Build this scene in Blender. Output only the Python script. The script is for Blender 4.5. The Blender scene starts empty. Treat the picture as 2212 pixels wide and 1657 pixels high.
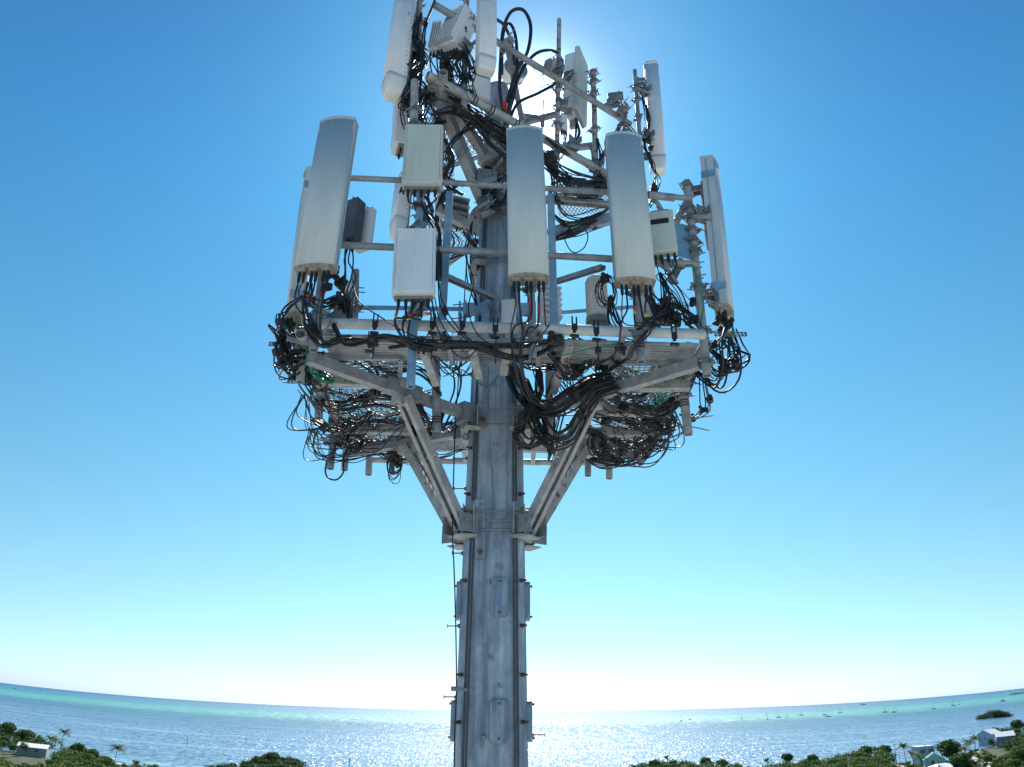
import bpy, bmesh, math, random
from mathutils import Vector, Matrix, noise
R = math.radians
random.seed(7)
scene = bpy.context.scene
C = scene.collection

# ------------------------------------------------------------------ camera (wide drone lens with barrel distortion)
CAM_H = 36.0
PITCH, ROLL = R(25.47), R(0.34)
LF, LK = 1523.0, -0.116            # focal length and distortion, in units of a picture 2212 wide
SENS = 36.0
cd = bpy.data.cameras.new("camera")
cam = bpy.data.objects.new("camera", cd); C.objects.link(cam)
scene.camera = cam
cam.location = (0, 0, CAM_H)
cam.rotation_euler = (Matrix.Rotation(math.pi / 2 + PITCH, 3, 'X') @ Matrix.Rotation(ROLL, 3, 'Z')).to_euler()
cd.type = 'PANO'
cd.panorama_type = 'FISHEYE_LENS_POLYNOMIAL'
cd.sensor_width = SENS
cd.sensor_fit = 'HORIZONTAL'
cd.clip_end = 200000.0
cd.clip_start = 0.1
cd.fisheye_fov = R(150)
def _fit():
    # least squares theta(r_mm) = k1 r + k2 r^2 + k3 r^3 + k4 r^4
    rows = []
    for i in range(1, 60):
        t = 1.12 * i / 59
        rows.append(((t * (1 + LK * t * t)) * LF * SENS / 2212.0, math.atan(t)))
    n = 4
    A = [[sum(r ** (i + 1) * r ** (j + 1) for r, _ in rows) for j in range(n)] for i in range(n)]
    b = [sum(r ** (i + 1) * th for r, th in rows) for i in range(n)]
    for i in range(n):
        p = A[i][i]
        for j in range(i, n): A[i][j] /= p
        b[i] /= p
        for k in range(n):
            if k != i:
                f = A[k][i]
                for j in range(i, n): A[k][j] -= f * A[i][j]
                b[k] -= f * b[i]
    return b
_k = _fit()
cd.fisheye_polynomial_k0 = 0
cd.fisheye_polynomial_k1, cd.fisheye_polynomial_k2, cd.fisheye_polynomial_k3, cd.fisheye_polynomial_k4 = [-x for x in _k]

# ------------------------------------------------------------------ sky, sun, exposure
SUN_EL, SUN_AZ = R(46.8), R(2.0)     # azimuth measured from +Y towards +X
w = bpy.data.worlds.new("World"); scene.world = w; w.use_nodes = True
nt = w.node_tree; nt.nodes.clear()
sky = nt.nodes.new('ShaderNodeTexSky'); sky.sky_type = 'NISHITA'; sky.sun_disc = False
sky.sun_elevation = SUN_EL; sky.sun_rotation = SUN_AZ
sky.altitude = 0; sky.air_density = 1.0; sky.dust_density = 0.45; sky.ozone_density = 3.0
bg = nt.nodes.new('ShaderNodeBackground'); bg.inputs[1].default_value = 0.08
wo = nt.nodes.new('ShaderNodeOutputWorld')
# clear tropical air: the blue deepens with height, and the air around the sun stays whiter
tc = nt.nodes.new('ShaderNodeTexCoord')
sx = nt.nodes.new('ShaderNodeSeparateXYZ'); nt.links.new(tc.outputs['Generated'], sx.inputs[0])
rp = nt.nodes.new('ShaderNodeValToRGB'); nt.links.new(sx.outputs['Z'], rp.inputs[0])
TINT = [(0.0, (.75, 1.02, 1.70)), (0.03, (.73, .98, 1.55)), (0.07, (.68, .94, 1.20)), (0.14, (.66, .94, .96)), (0.22, (.60, .97, .94)),
        (0.32, (.52, 1.0, 1.0)), (0.45, (.42, .98, 1.06)), (0.62, (.31, .92, 1.12)), (0.76, (.27, .80, 1.06)), (1.0, (.22, .70, 1.0))]
el = rp.color_ramp.elements
while len(el) > 1: el.remove(el[-1])
for i, (p, c) in enumerate(TINT):
    e = el[0] if i == 0 else el.new(p)
    e.position = p; e.color = (c[0] / 2, c[1] / 2, c[2] / 2, 1)
dt = nt.nodes.new('ShaderNodeVectorMath'); dt.operation = 'DOT_PRODUCT'
nt.links.new(tc.outputs['Generated'], dt.inputs[0])
dt.inputs[1].default_value = (math.sin(SUN_AZ) * math.cos(SUN_EL), math.cos(SUN_AZ) * math.cos(SUN_EL), math.sin(SUN_EL))
dm = nt.nodes.new('ShaderNodeMath'); dm.operation = 'MAXIMUM'; dm.inputs[1].default_value = 0.0; nt.links.new(dt.outputs['Value'], dm.inputs[0])
def sunpow(n, k, add=0.0):
    a = nt.nodes.new('ShaderNodeMath'); a.operation = 'POWER'; nt.links.new(dm.outputs[0], a.inputs[0]); a.inputs[1].default_value = n
    b = nt.nodes.new('ShaderNodeMath'); b.operation = 'MULTIPLY_ADD'; nt.links.new(a.outputs[0], b.inputs[0]); b.inputs[1].default_value = k; b.inputs[2].default_value = add
    return b
mr = sunpow(95, .85)
mx = nt.nodes.new('ShaderNodeMix'); mx.data_type = 'RGBA'
nt.links.new(mr.outputs[0], mx.inputs[0]); nt.links.new(rp.outputs[0], mx.inputs[6]); mx.inputs[7].default_value = (.30, .355, .45, 1)
vm = nt.nodes.new('ShaderNodeVectorMath'); vm.operation = 'MULTIPLY'
nt.links.new(sky.outputs[0], vm.inputs[0]); nt.links.new(mx.outputs[2], vm.inputs[1])
vs = nt.nodes.new('ShaderNodeVectorMath'); vs.operation = 'SCALE'; vs.inputs['Scale'].default_value = 2.0
nt.links.new(vm.outputs[0], vs.inputs[0])
g2a = sunpow(520, 4.5, 1.0); g2b = sunpow(3, .10)
# low haze under the sun
hz = nt.nodes.new('ShaderNodeMath'); hz.operation = 'SUBTRACT'; hz.use_clamp = True; hz.inputs[0].default_value = 1.0; nt.links.new(sx.outputs['Z'], hz.inputs[1])
hp = nt.nodes.new('ShaderNodeMath'); hp.operation = 'POWER'; nt.links.new(hz.outputs[0], hp.inputs[0]); hp.inputs[1].default_value = 7.0
d4 = sunpow(6, 2.3)
hm = nt.nodes.new('ShaderNodeMath'); hm.operation = 'MULTIPLY'; nt.links.new(hp.outputs[0], hm.inputs[0]); nt.links.new(d4.outputs[0], hm.inputs[1])
g3 = nt.nodes.new('ShaderNodeMath'); g3.operation = 'ADD'; nt.links.new(g2a.outputs[0], g3.inputs[0]); nt.links.new(g2b.outputs[0], g3.inputs[1])
g2 = nt.nodes.new('ShaderNodeMath'); g2.operation = 'ADD'; nt.links.new(g3.outputs[0], g2.inputs[0]); nt.links.new(hm.outputs[0], g2.inputs[1])
v3 = nt.nodes.new('ShaderNodeVectorMath'); v3.operation = 'SCALE'; nt.links.new(vs.outputs[0], v3.inputs[0]); nt.links.new(g2.outputs[0], v3.inputs['Scale'])
nt.links.new(v3.outputs[0], bg.inputs[0]); nt.links.new(bg.outputs[0], wo.inputs[0])
sl = bpy.data.lights.new("sun", 'SUN'); sl.energy = 5.0; sl.angle = R(0.55); sl.color = (1.0, 0.96, 0.9)
so = bpy.data.objects.new("sun", sl); C.objects.link(so)
sd = Vector((math.sin(SUN_AZ) * math.cos(SUN_EL), math.cos(SUN_AZ) * math.cos(SUN_EL), math.sin(SUN_EL)))
so.rotation_euler = sd.to_track_quat('Z', 'Y').to_euler()
so.location = sd * 50
scene.view_settings.view_transform = 'Standard'; scene.view_settings.look = 'None'
scene.view_settings.exposure = 0.6; scene.view_settings.gamma = 1.0
scene.cycles.max_bounces = 6; scene.cycles.diffuse_bounces = 3; scene.cycles.glossy_bounces = 3
scene.cycles.transparent_max_bounces = 8
scene.cycles.caustics_reflective = False; scene.cycles.caustics_refractive = False
scene.cycles.use_denoising = True
try: scene.cycles.denoiser = 'OPENIMAGEDENOISE'
except Exception: pass

# a pixel of the 2212 wide photograph as a direction, so that a known depth or height gives the real position
def ray(u, v):
    x = (u - 1106) / LF; y = (828.5 - v) / LF
    c, s = math.cos(ROLL), math.sin(ROLL)
    x, y = c * x - s * y, s * x + c * y
    r = math.hypot(x, y); t = r
    for _ in range(25): t = r / (1 + LK * t * t)
    k = t / r if r > 1e-9 else 1
    x *= k; y *= k
    cp, sp = math.cos(PITCH), math.sin(PITCH)
    return Vector((x, cp - y * sp, sp + y * cp))
def P(u, v, Y):
    d = ray(u, v); return d * (Y / d.y) + Vector((0, 0, CAM_H))
def PZ(u, v, z):
    d = ray(u, v); return d * ((z - CAM_H) / d.z) + Vector((0, 0, CAM_H))
# ------------------------------------------------------------------ materials
def newmat(name):
    m = bpy.data.materials.new(name); m.use_nodes = True
    return m, m.node_tree.nodes, m.node_tree.links, m.node_tree.nodes['Principled BSDF']
def ramp(N, pts, mode='LINEAR'):
    r = N.new('ShaderNodeValToRGB'); r.color_ramp.interpolation = mode
    el = r.color_ramp.elements
    while len(el) > 1: el.remove(el[-1])
    for i, (p, c) in enumerate(pts):
        e = el[0] if i == 0 else el.new(p)
        e.position = p; e.color = (c[0], c[1], c[2], 1) if hasattr(c, '__len__') else (c, c, c, 1)
    return r
def water_mat():
    m, N, L, B = newmat('sea_water')
    tc = N.new('ShaderNodeTexCoord')
    sx = N.new('ShaderNodeSeparateXYZ'); L.new(tc.outputs['Object'], sx.inputs[0])
    # wandering edge of the depth bands
    mp = N.new('ShaderNodeMapping'); L.new(tc.outputs['Object'], mp.inputs[0]); mp.inputs['Scale'].default_value = (0.0008, 0.0022, 1)
    n1 = N.new('ShaderNodeTexNoise'); n1.inputs['Scale'].default_value = 1.0; n1.inputs['Detail'].default_value = 5; L.new(mp.outputs[0], n1.inputs[0])
    # log distance offshore
    mx = N.new('ShaderNodeMath'); mx.operation = 'MAXIMUM'; mx.inputs[1].default_value = 100; L.new(sx.outputs['Y'], mx.inputs[0])
    lg = N.new('ShaderNodeMath'); lg.operation = 'LOGARITHM'; lg.inputs[1].default_value = 10; L.new(mx.outputs[0], lg.inputs[0])
    ad = N.new('ShaderNodeMath'); ad.operation = 'MULTIPLY_ADD'; ad.inputs[1].default_value = 0.16; L.new(n1.outputs[0], ad.inputs[0]); L.new(lg.outputs[0], ad.inputs[2])
    nr = N.new('ShaderNodeMapRange'); L.new(ad.outputs[0], nr.inputs[0]); nr.inputs[1].default_value = 2.4; nr.inputs[2].default_value = 4.4
    # 0: 250 m   .3: 1 km   .5: 2.5 km   .8: 10 km
    cr = ramp(N, [(0.0, (.05, .17, .20)), (0.12, (.045, .14, .20)), (0.22, (.05, .11, .21)), (0.34, (.035, .085, .18)), (0.42, (.02, .085, .15)), (0.475, (.02, .11, .15)),
                  (0.52, (.055, .24, .225)), (0.58, (.06, .27, .24)), (0.66, (.012, .17, .22)), (0.80, (.006, .14, .23)), (1.0, (.004, .09, .19))])
    L.new(nr.outputs[0], cr.inputs[0])
    # pale sand streaks over dark seagrass
    m2 = N.new('ShaderNodeMapping'); L.new(tc.outputs['Object'], m2.inputs[0]); m2.inputs['Scale'].default_value = (0.0022, 0.022, 1)
    m2.inputs['Rotation'].default_value = (0, 0, 0.02)
    n2 = N.new('ShaderNodeTexNoise'); n2.inputs['Scale'].default_value = 1.0; n2.inputs['Detail'].default_value = 8; n2.inputs['Roughness'].default_value = .62; L.new(m2.outputs[0], n2.inputs[0])
    s2 = ramp(N, [(0.36, 0.0), (0.5, 0.25), (0.575, 0.40), (0.62, 1.0)]); L.new(n2.outputs[0], s2.inputs[0])
    fd = N.new('ShaderNodeMapRange'); L.new(nr.outputs[0], fd.inputs[0]); fd.inputs[1].default_value = .30; fd.inputs[2].default_value = .46; fd.inputs[3].default_value = 0.95; fd.inputs[4].default_value = 0.0
    fm = N.new('ShaderNodeMath'); fm.operation = 'MULTIPLY'; L.new(s2.outputs[0], fm.inputs[0]); L.new(fd.outputs[0], fm.inputs[1])
    mc = N.new('ShaderNodeMix'); mc.data_type = 'RGBA'; L.new(fm.outputs[0], mc.inputs[0]); L.new(cr.outputs[0], mc.inputs[6]); mc.inputs[7].default_value = (.15, .29, .33, 1)
    L.new(mc.outputs[2], B.inputs['Base Color'])
    rg = N.new('ShaderNodeMapRange'); L.new(sx.outputs['Y'], rg.inputs[0]); rg.inputs[1].default_value = 700; rg.inputs[2].default_value = 4000; rg.inputs[3].default_value = WR; rg.inputs[4].default_value = .48; L.new(rg.outputs[0], B.inputs['Roughness'])
    B.inputs['IOR'].default_value = 1.33
    B.inputs['Specular IOR Level'].default_value = 0.5
    # wave facets: a field of tilted normals, short crests nearshore and long ones far out
    acc = None
    far = N.new('ShaderNodeMapRange'); L.new(sx.outputs['Y'], far.inputs[0]); far.inputs[1].default_value = 700; far.inputs[2].default_value = 2500
    def layer(sc, off):
        mp = N.new('ShaderNodeMapping'); L.new(tc.outputs['Object'], mp.inputs[0]); mp.inputs['Scale'].default_value = sc; mp.inputs['Location'].default_value = (off, off, 0)
        n = N.new('ShaderNodeTexNoise'); n.inputs['Scale'].default_value = 1; n.inputs['Detail'].default_value = 1.5; L.new(mp.outputs[0], n.inputs[0])
        return n.outputs['Color']
    ly = [layer(sc, i * 7.3) for i, sc in enumerate(WSC)]
    mm = N.new('ShaderNodeMix'); mm.data_type = 'RGBA'; L.new(far.outputs[0], mm.inputs[0]); L.new(ly[0], mm.inputs[6]); L.new(ly[1], mm.inputs[7])
    sb = N.new('ShaderNodeVectorMath'); sb.operation = 'SUBTRACT'; L.new(mm.outputs[2], sb.inputs[0]); sb.inputs[1].default_value = (.5, .5, .5)
    ml = N.new('ShaderNodeVectorMath'); ml.operation = 'MULTIPLY'; L.new(sb.outputs[0], ml.inputs[0]); ml.inputs[1].default_value = (WAMP * .8, WAMP * 1.25, 0)
    ad2 = N.new('ShaderNodeVectorMath'); ad2.operation = 'ADD'; L.new(ml.outputs[0], ad2.inputs[0]); ad2.inputs[1].default_value = (0, 0, 1)
    no = N.new('ShaderNodeVectorMath'); no.operation = 'NORMALIZE'; L.new(ad2.outputs[0], no.inputs[0])
    L.new(no.outputs[0], B.inputs['Normal'])
    return m
WR = .24
WAMP = 2.5
WSC = [(1.5, .10, 1), (.5, .010, 1)]

def steel_mat(name, c1, c2, metal, rough, scale=(6, 6, 6), streak=False, rust=0.0, bump=.15):
    m, N, L, B = newmat(name)
    tc = N.new('ShaderNodeTexCoord')
    mp = N.new('ShaderNodeMapping'); L.new(tc.outputs['Object'], mp.inputs[0]); mp.inputs['Scale'].default_value = scale
    n = N.new('ShaderNodeTexNoise'); n.inputs['Scale'].default_value = 1; n.inputs['Detail'].default_value = 8; n.inputs['Roughness'].default_value = .65; L.new(mp.outputs[0], n.inputs[0])
    r = ramp(N, [(.34, c1), (.66, c2)]); L.new(n.outputs[0], r.inputs[0])
    col = r.outputs[0]
    if streak:
        m2 = N.new('ShaderNodeMapping'); L.new(tc.outputs['Object'], m2.inputs[0]); m2.inputs['Scale'].default_value = (14, 14, .7)
        n2 = N.new('ShaderNodeTexNoise'); n2.inputs['Scale'].default_value = 1; n2.inputs['Detail'].default_value = 6; L.new(m2.outputs[0], n2.inputs[0])
        r2 = ramp(N, [(.35, .62), (.52, 1.0), (.7, 1.25)]); L.new(n2.outputs[0], r2.inputs[0])
        x = N.new('ShaderNodeMix'); x.data_type = 'RGBA'; x.blend_type = 'MULTIPLY'; x.inputs[0].default_value = .8
        L.new(col, x.inputs[6]); L.new(r2.outputs[0], x.inputs[7]); col = x.outputs[2]
    if streak:
        v = N.new('ShaderNodeTexVoronoi'); v.inputs['Scale'].default_value = 22; L.new(tc.outputs['Object'], v.inputs[0])
        rv = ramp(N, [(0.0, .86), (1.0, 1.12)]); L.new(v.outputs['Color'], rv.inputs[0])
        x = N.new('ShaderNodeMix'); x.data_type = 'RGBA'; x.blend_type = 'MULTIPLY'; x.inputs[0].default_value = .6; L.new(col, x.inputs[6]); L.new(rv.outputs[0], x.inputs[7]); col = x.outputs[2]
        m4 = N.new('ShaderNodeMapping'); L.new(tc.outputs['Object'], m4.inputs[0]); m4.inputs['Scale'].default_value = (7, 7, 1.1)
        n4 = N.new('ShaderNodeTexNoise'); n4.inputs['Scale'].default_value = 1; n4.inputs['Detail'].default_value = 9; n4.inputs['Distortion'].default_value = .6; L.new(m4.outputs[0], n4.inputs[0])
        r4 = ramp(N, [(.56, 0.0), (.66, .7)]); L.new(n4.outputs[0], r4.inputs[0])
        x = N.new('ShaderNodeMix'); x.data_type = 'RGBA'; L.new(r4.outputs[0], x.inputs[0]); L.new(col, x.inputs[6]); x.inputs[7].default_value = (.13, .165, .22, 1); col = x.outputs[2]
    if rust:
        n3 = N.new('ShaderNodeTexNoise'); n3.inputs['Scale'].default_value = 9; n3.inputs['Detail'].default_value = 8; L.new(tc.outputs['Object'], n3.inputs[0])
        r3 = ramp(N, [(.62 - rust * .25, 0.0), (.72 - rust * .2, 1.0)]); L.new(n3.outputs[0], r3.inputs[0])
        x = N.new('ShaderNodeMix'); x.data_type = 'RGBA'; L.new(r3.outputs[0], x.inputs[0]); L.new(col, x.inputs[6]); x.inputs[7].default_value = (.16, .07, .035, 1); col = x.outputs[2]
    L.new(col, B.inputs['Base Color'])
    B.inputs['Metallic'].default_value = metal
    rr = ramp(N, [(.3, rough - .1), (.7, rough + .12)]); L.new(n.outputs[0], rr.inputs[0]); L.new(rr.outputs[0], B.inputs['Roughness'])
    if bump:
        b = N.new('ShaderNodeBump'); b.inputs['Strength'].default_value = bump; b.inputs['Distance'].default_value = .01; L.new(n.outputs[0], b.inputs['Height']); L.new(b.outputs[0], B.inputs['Normal'])
    return m
def paint_mat(name, c, rough=.45, dirt=.12, var=2.5, dcol=None):
    m, N, L, B = newmat(name)
    tc = N.new('ShaderNodeTexCoord')
    mp = N.new('ShaderNodeMapping'); L.new(tc.outputs['Object'], mp.inputs[0]); mp.inputs['Scale'].default_value = (var * 2, var * 2, var * .5)
    n = N.new('ShaderNodeTexNoise'); n.inputs['Scale'].default_value = 1; n.inputs['Detail'].default_value = 7; n.inputs['Roughness'].default_value = .6; L.new(mp.outputs[0], n.inputs[0])
    d = dcol or tuple(x * (1 - dirt * 2.2) for x in c)
    r = ramp(N, [(.3, d), (.55, c), (.75, tuple(min(1, x * (1 + dirt * .35)) for x in c))]); L.new(n.outputs[0], r.inputs[0])
    m3 = N.new('ShaderNodeMapping'); L.new(tc.outputs['Object'], m3.inputs[0]); m3.inputs['Scale'].default_value = (60, 60, 1.0)
    n3 = N.new('ShaderNodeTexNoise'); n3.inputs['Scale'].default_value = 1; n3.inputs['Detail'].default_value = 5; L.new(m3.outputs[0], n3.inputs[0])
    r3 = ramp(N, [(.30, .80), (.48, 1.0), (.72, 1.06)]); L.new(n3.outputs[0], r3.inputs[0])
    x3 = N.new('ShaderNodeMix'); x3.data_type = 'RGBA'; x3.blend_type = 'MULTIPLY'; x3.inputs[0].default_value = .22; L.new(r.outputs[0], x3.inputs[6]); L.new(r3.outputs[0], x3.inputs[7])
    L.new(x3.outputs[2], B.inputs['Base Color'])
    rr = ramp(N, [(.3, min(1, rough + .12)), (.7, max(0, rough - .08))]); L.new(n.outputs[0], rr.inputs[0]); L.new(rr.outputs[0], B.inputs['Roughness'])
    return m
def plain_mat(name, c, rough=.4, metal=0, spec=.5):
    m, N, L, B = newmat(name)
    tc = N.new('ShaderNodeTexCoord'); n = N.new('ShaderNodeTexNoise'); n.inputs['Scale'].default_value = 18; n.inputs['Detail'].default_value = 4; L.new(tc.outputs['Object'], n.inputs[0])
    r = ramp(N, [(.3, tuple(x * .7 for x in c)), (.7, tuple(min(1, x * 1.2) for x in c))]); L.new(n.outputs[0], r.inputs[0]); L.new(r.outputs[0], B.inputs['Base Color'])
    B.inputs['Roughness'].default_value = rough; B.inputs['Metallic'].default_value = metal
    B.inputs['Specular IOR Level'].default_value = spec
    return m
def leaf_mat(name, c1, c2, trans=.12):
    m, N, L, B = newmat(name)
    tc = N.new('ShaderNodeTexCoord'); n = N.new('ShaderNodeTexNoise'); n.inputs['Scale'].default_value = .3; n.inputs['Detail'].default_value = 3; L.new(tc.outputs['Object'], n.inputs[0])
    r = ramp(N, [(.35, c1), (.68, c2)]); L.new(n.outputs[0], r.inputs[0]); L.new(r.outputs[0], B.inputs['Base Color'])
    B.inputs['Roughness'].default_value = .9; B.inputs['Specular IOR Level'].default_value = .12
    t = N.new('ShaderNodeBsdfTranslucent'); L.new(r.outputs[0], t.inputs[0])
    x = N.new('ShaderNodeMixShader'); x.inputs[0].default_value = trans
    L.new(B.outputs[0], x.inputs[1]); L.new(t.outputs[0], x.inputs[2])
    L.new(x.outputs[0], N['Material Output'].inputs[0])
    return m
M = {}
M['galv'] = steel_mat('galvanised_steel', (.17, .185, .20), (.36, .375, .385), .15, .5)
M['galvw'] = steel_mat('pale_weathered_steel', (.24, .245, .24), (.46, .46, .45), .1, .55, rust=.05)
M['galvb'] = steel_mat('sky_tinted_steel', (.20, .34, .46), (.32, .48, .60), .35, .38)  # fresh galvanised steel, blue sky reflection put into its base colour
M['galvd'] = steel_mat('dark_steel', (.16, .18, .20), (.28, .30, .32), .3, .5, rust=.12)
M['pole'] = steel_mat('mast_steel', (.19, .232, .285), (.43, .48, .535), .25, .5, scale=(3, 3, 1.6), streak=True, bump=.25)
M['cover'] = steel_mat('cover_steel', (.17, .22, .29), (.36, .42, .50), .3, .42, scale=(9, 9, 2), streak=True)
M['seam'] = plain_mat('dark_seam', (.06, .065, .075), .6)
M['rustpipe'] = steel_mat('rusty_pipe', (.30, .28, .26), (.46, .43, .40), .1, .55, rust=.5)
M['rust'] = steel_mat('rusty_bolt', (.10, .05, .03), (.2, .11, .07), .2, .7)
M['radome'] = paint_mat('grey_radome', (.52, .565, .58), .42, .06)
M['radome2'] = paint_mat('greenish_radome', (.54, .60, .59), .42, .05)
M['cream'] = paint_mat('cream_plastic', (.58, .61, .535), .45, .06)
M['white'] = paint_mat('white_plastic', (.74, .76, .78), .4, .07)
M['whitew'] = paint_mat('warm_white_plastic', (.78, .76, .72), .45, .1)
M['tan'] = paint_mat('tan_end_cap', (.36, .30, .225), .6, .25, var=9)
M['dark'] = plain_mat('dark_radio', (.07, .08, .095), .5)
M['black'] = plain_mat('black_rubber', (.014, .014, .016), .46)
M['blackm'] = plain_mat('black_tape', (.018, .018, .018), .55)
M['green'] = plain_mat('green_wire', (.012, .22, .12), .4)
M['red'] = plain_mat('red_tape', (.55, .03, .03), .5)
M['yellow'] = plain_mat('yellow_tape', (.65, .5, .05), .5)
M['blue'] = plain_mat('blue_tape', (.03, .10, .45), .5)
M['conn'] = plain_mat('connector_metal', (.55, .55, .53), .35, .5)

# ------------------------------------------------------------------ mesh building
ORG = {}
class MB:
    def __init__(s): s.v = []; s.f = []; s.sm = []
    def add(s, vs, fs, smooth=False):
        b = len(s.v); s.v += [Vector(v) for v in vs]
        for f in fs: s.f.append(tuple(b + i for i in f)); s.sm.append(smooth)
    def hexa(s, c):      # 8 corners: 4 bottom, 4 top
        s.add(c, [(3, 2, 1, 0), (4, 5, 6, 7), (0, 1, 5, 4), (1, 2, 6, 5), (2, 3, 7, 6), (3, 0, 4, 7)])
    def box(s, c, size, yaw=0.0, basis=None):
        c = Vector(c)
        if basis is None:
            cy, sy = math.cos(yaw), math.sin(yaw)
            basis = (Vector((cy, sy, 0)), Vector((-sy, cy, 0)), Vector((0, 0, 1)))
        a, b, d = (basis[i] * size[i] / 2 for i in range(3))
        s.hexa([c - a - b - d, c + a - b - d, c + a + b - d, c - a + b - d, c - a - b + d, c + a - b + d, c + a + b + d, c - a + b + d])
    def beam(s, p0, p1, w, h, up=(0, 0, 1)):
        p0, p1 = Vector(p0), Vector(p1); t = (p1 - p0).normalized(); up = Vector(up)
        a = t.cross(up)
        if a.length < 1e-4: a = t.cross(Vector((0, 1, 0)))
        a.normalize(); b = a.cross(t).normalized()
        a *= w / 2; b *= h / 2
        s.hexa([p0 - a - b, p0 + a - b, p0 + a + b, p0 - a + b, p1 - a - b, p1 + a - b, p1 + a + b, p1 - a + b])
    def channel(s, p0, p1, w, h, up=(0, 0, 1), t=.012, side=1):
        # C section: web of width w, two flanges of height h
        p0, p1 = Vector(p0), Vector(p1); d = (p1 - p0).normalized(); up = Vector(up)
        a = d.cross(up)
        if a.length < 1e-4: a = d.cross(Vector((0, 1, 0)))
        a.normalize(); b = a.cross(d).normalized() * side
        s.beam(p0, p1, w, t, b)
        for k in (-1, 1):
            o = a * (k * (w / 2 - t / 2)) - b * (h / 2 + t / 2 + .0003)
            s.beam(p0 + o, p1 + o, t, h, b)
    def ring(s, c, a, b, r, n, off=0):
        return [c + a * (r * math.cos(2 * math.pi * i / n + off)) + b * (r * math.sin(2 * math.pi * i / n + off)) for i in range(n)]
    def cyl(s, p0, p1, r, r1=None, n=14, cap=True, hollow=0):
        p0, p1 = Vector(p0), Vector(p1); r1 = r if r1 is None else r1
        t = (p1 - p0).normalized(); a = t.orthogonal().normalized(); b = t.cross(a)
        A, Bv = s.ring(p0, a, b, r, n), s.ring(p1, a, b, r1, n)
        s.add(A + Bv, [(i, (i + 1) % n, n + (i + 1) % n, n + i) for i in range(n)], True)
        if hollow:      # open pipe ends with wall thickness and a dark bore
            for (p, rr, dr) in ((p0, r, t), (p1, r1, -t)):
                o = s.ring(p, a, b, rr, n); k = s.ring(p, a, b, rr - hollow, n); q = s.ring(p + dr * min(.25, (p1 - p0).length * .4), a, b, rr - hollow, n)
                fl = [(i, (i + 1) % n, n + (i + 1) % n, n + i) for i in range(n)]
                s.add(o + k, fl); s.add(k + q, fl, True); s.add(q, [tuple(range(n))])
        elif cap:
            s.add(A, [tuple(range(n))[::-1]]); s.add(Bv, [tuple(range(n))])
    def tube(s, pts, r, n=6, cap=True):
        pts = [Vector(p) for p in pts]
        if len(pts) < 2: return
        t0 = (pts[1] - pts[0]).normalized(); a = t0.orthogonal().normalized(); b0 = len(s.v)
        for i, p in enumerate(pts):
            t = (pts[min(i + 1, len(pts) - 1)] - pts[max(i - 1, 0)])
            if t.length < 1e-7: t = t0
            t = t.normalized()
            a = a - t * a.dot(t)
            if a.length < 1e-5: a = t.orthogonal()
            a.normalize(); b = t.cross(a)
            s.v += s.ring(p, a, b, r[i] if hasattr(r, '__len__') else r, n)
        for i in range(len(pts) - 1):
            for j in range(n):
                q = b0 + i * n
                s.f.append((q + j, q + (j + 1) % n, q + n + (j + 1) % n, q + n + j)); s.sm.append(True)
        if cap:
            s.f.append(tuple(b0 + j for j in range(n))[::-1]); s.sm.append(False)
            q = b0 + (len(pts) - 1) * n
            s.f.append(tuple(q + j for j in range(n))); s.sm.append(False)
    def loft(s, secs, smooth=False, cap=True):
        n = len(secs[0]); b0 = len(s.v)
        for q in secs: s.v += [Vector(p) for p in q]
        for i in range(len(secs) - 1):
            for j in range(n):
                q = b0 + i * n; s.f.append((q + j, q + (j + 1) % n, q + n + (j + 1) % n, q + n + j)); s.sm.append(smooth)
        if cap:
            s.f.append(tuple(b0 + j for j in range(n))[::-1]); s.sm.append(False)
            q = b0 + (len(secs) - 1) * n; s.f.append(tuple(q + j for j in range(n))); s.sm.append(False)
    def ball(s, c, r, n=8, m=6, sc=(1, 1, 1)):
        c = Vector(c); secs = []
        for i in range(m + 1):
            th = math.pi * i / m
            rr = max(r * math.sin(th), r * .02)
            secs.append([c + Vector((rr * math.cos(2 * math.pi * j / n) * sc[0], rr * math.sin(2 * math.pi * j / n) * sc[1], -r * math.cos(th) * sc[2])) for j in range(n)])
        s.loft(secs, True)
    def build(s, name, mat, parent=None, label=None):
        me = bpy.data.meshes.new(name)
        if parent is not None: org = ORG[parent.name]
        else:
            xs = [v.x for v in s.v]; ys = [v.y for v in s.v]; zs = [v.z for v in s.v]
            org = Vector(((min(xs) + max(xs)) / 2, (min(ys) + max(ys)) / 2, min(zs)))
        me.from_pydata([tuple(v - org) for v in s.v], [], s.f)
        me.polygons.foreach_set('use_smooth', s.sm)
        me.materials.append(M[mat] if isinstance(mat, str) else mat)
        me.update()
        o = bpy.data.objects.new(name, me); C.objects.link(o)
        ORG[o.name] = org
        if parent is not None: o.parent = parent
        else: o.location = org
        if label: o['label'] = label
        return o
def bevel(o, wdt=.006, seg=2):
    bm = bmesh.new(); bm.from_mesh(o.data)
    bmesh.ops.remove_doubles(bm, verts=bm.verts, dist=1e-5)
    ed = [e for e in bm.edges if len(e.link_faces) == 2 and e.calc_face_angle(0) > .6]
    bmesh.ops.bevel(bm, geom=ed, offset=wdt, segments=seg, affect='EDGES', profile=.5)
    bm.to_mesh(o.data); bm.free()
    return o
def tag(o, label, cat, group=None, kind=None):
    if label: o['label'] = label
    if cat: o['category'] = cat
    if group: o['group'] = group
    if kind: o['kind'] = kind
    return o
def thing(name, label, cat, loc, group=None):
    o = bpy.data.objects.new(name, None); C.objects.link(o); o.location = loc; o.empty_display_size = .2
    ORG[o.name] = Vector(loc)
    return tag(o, label, cat, group)
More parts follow.
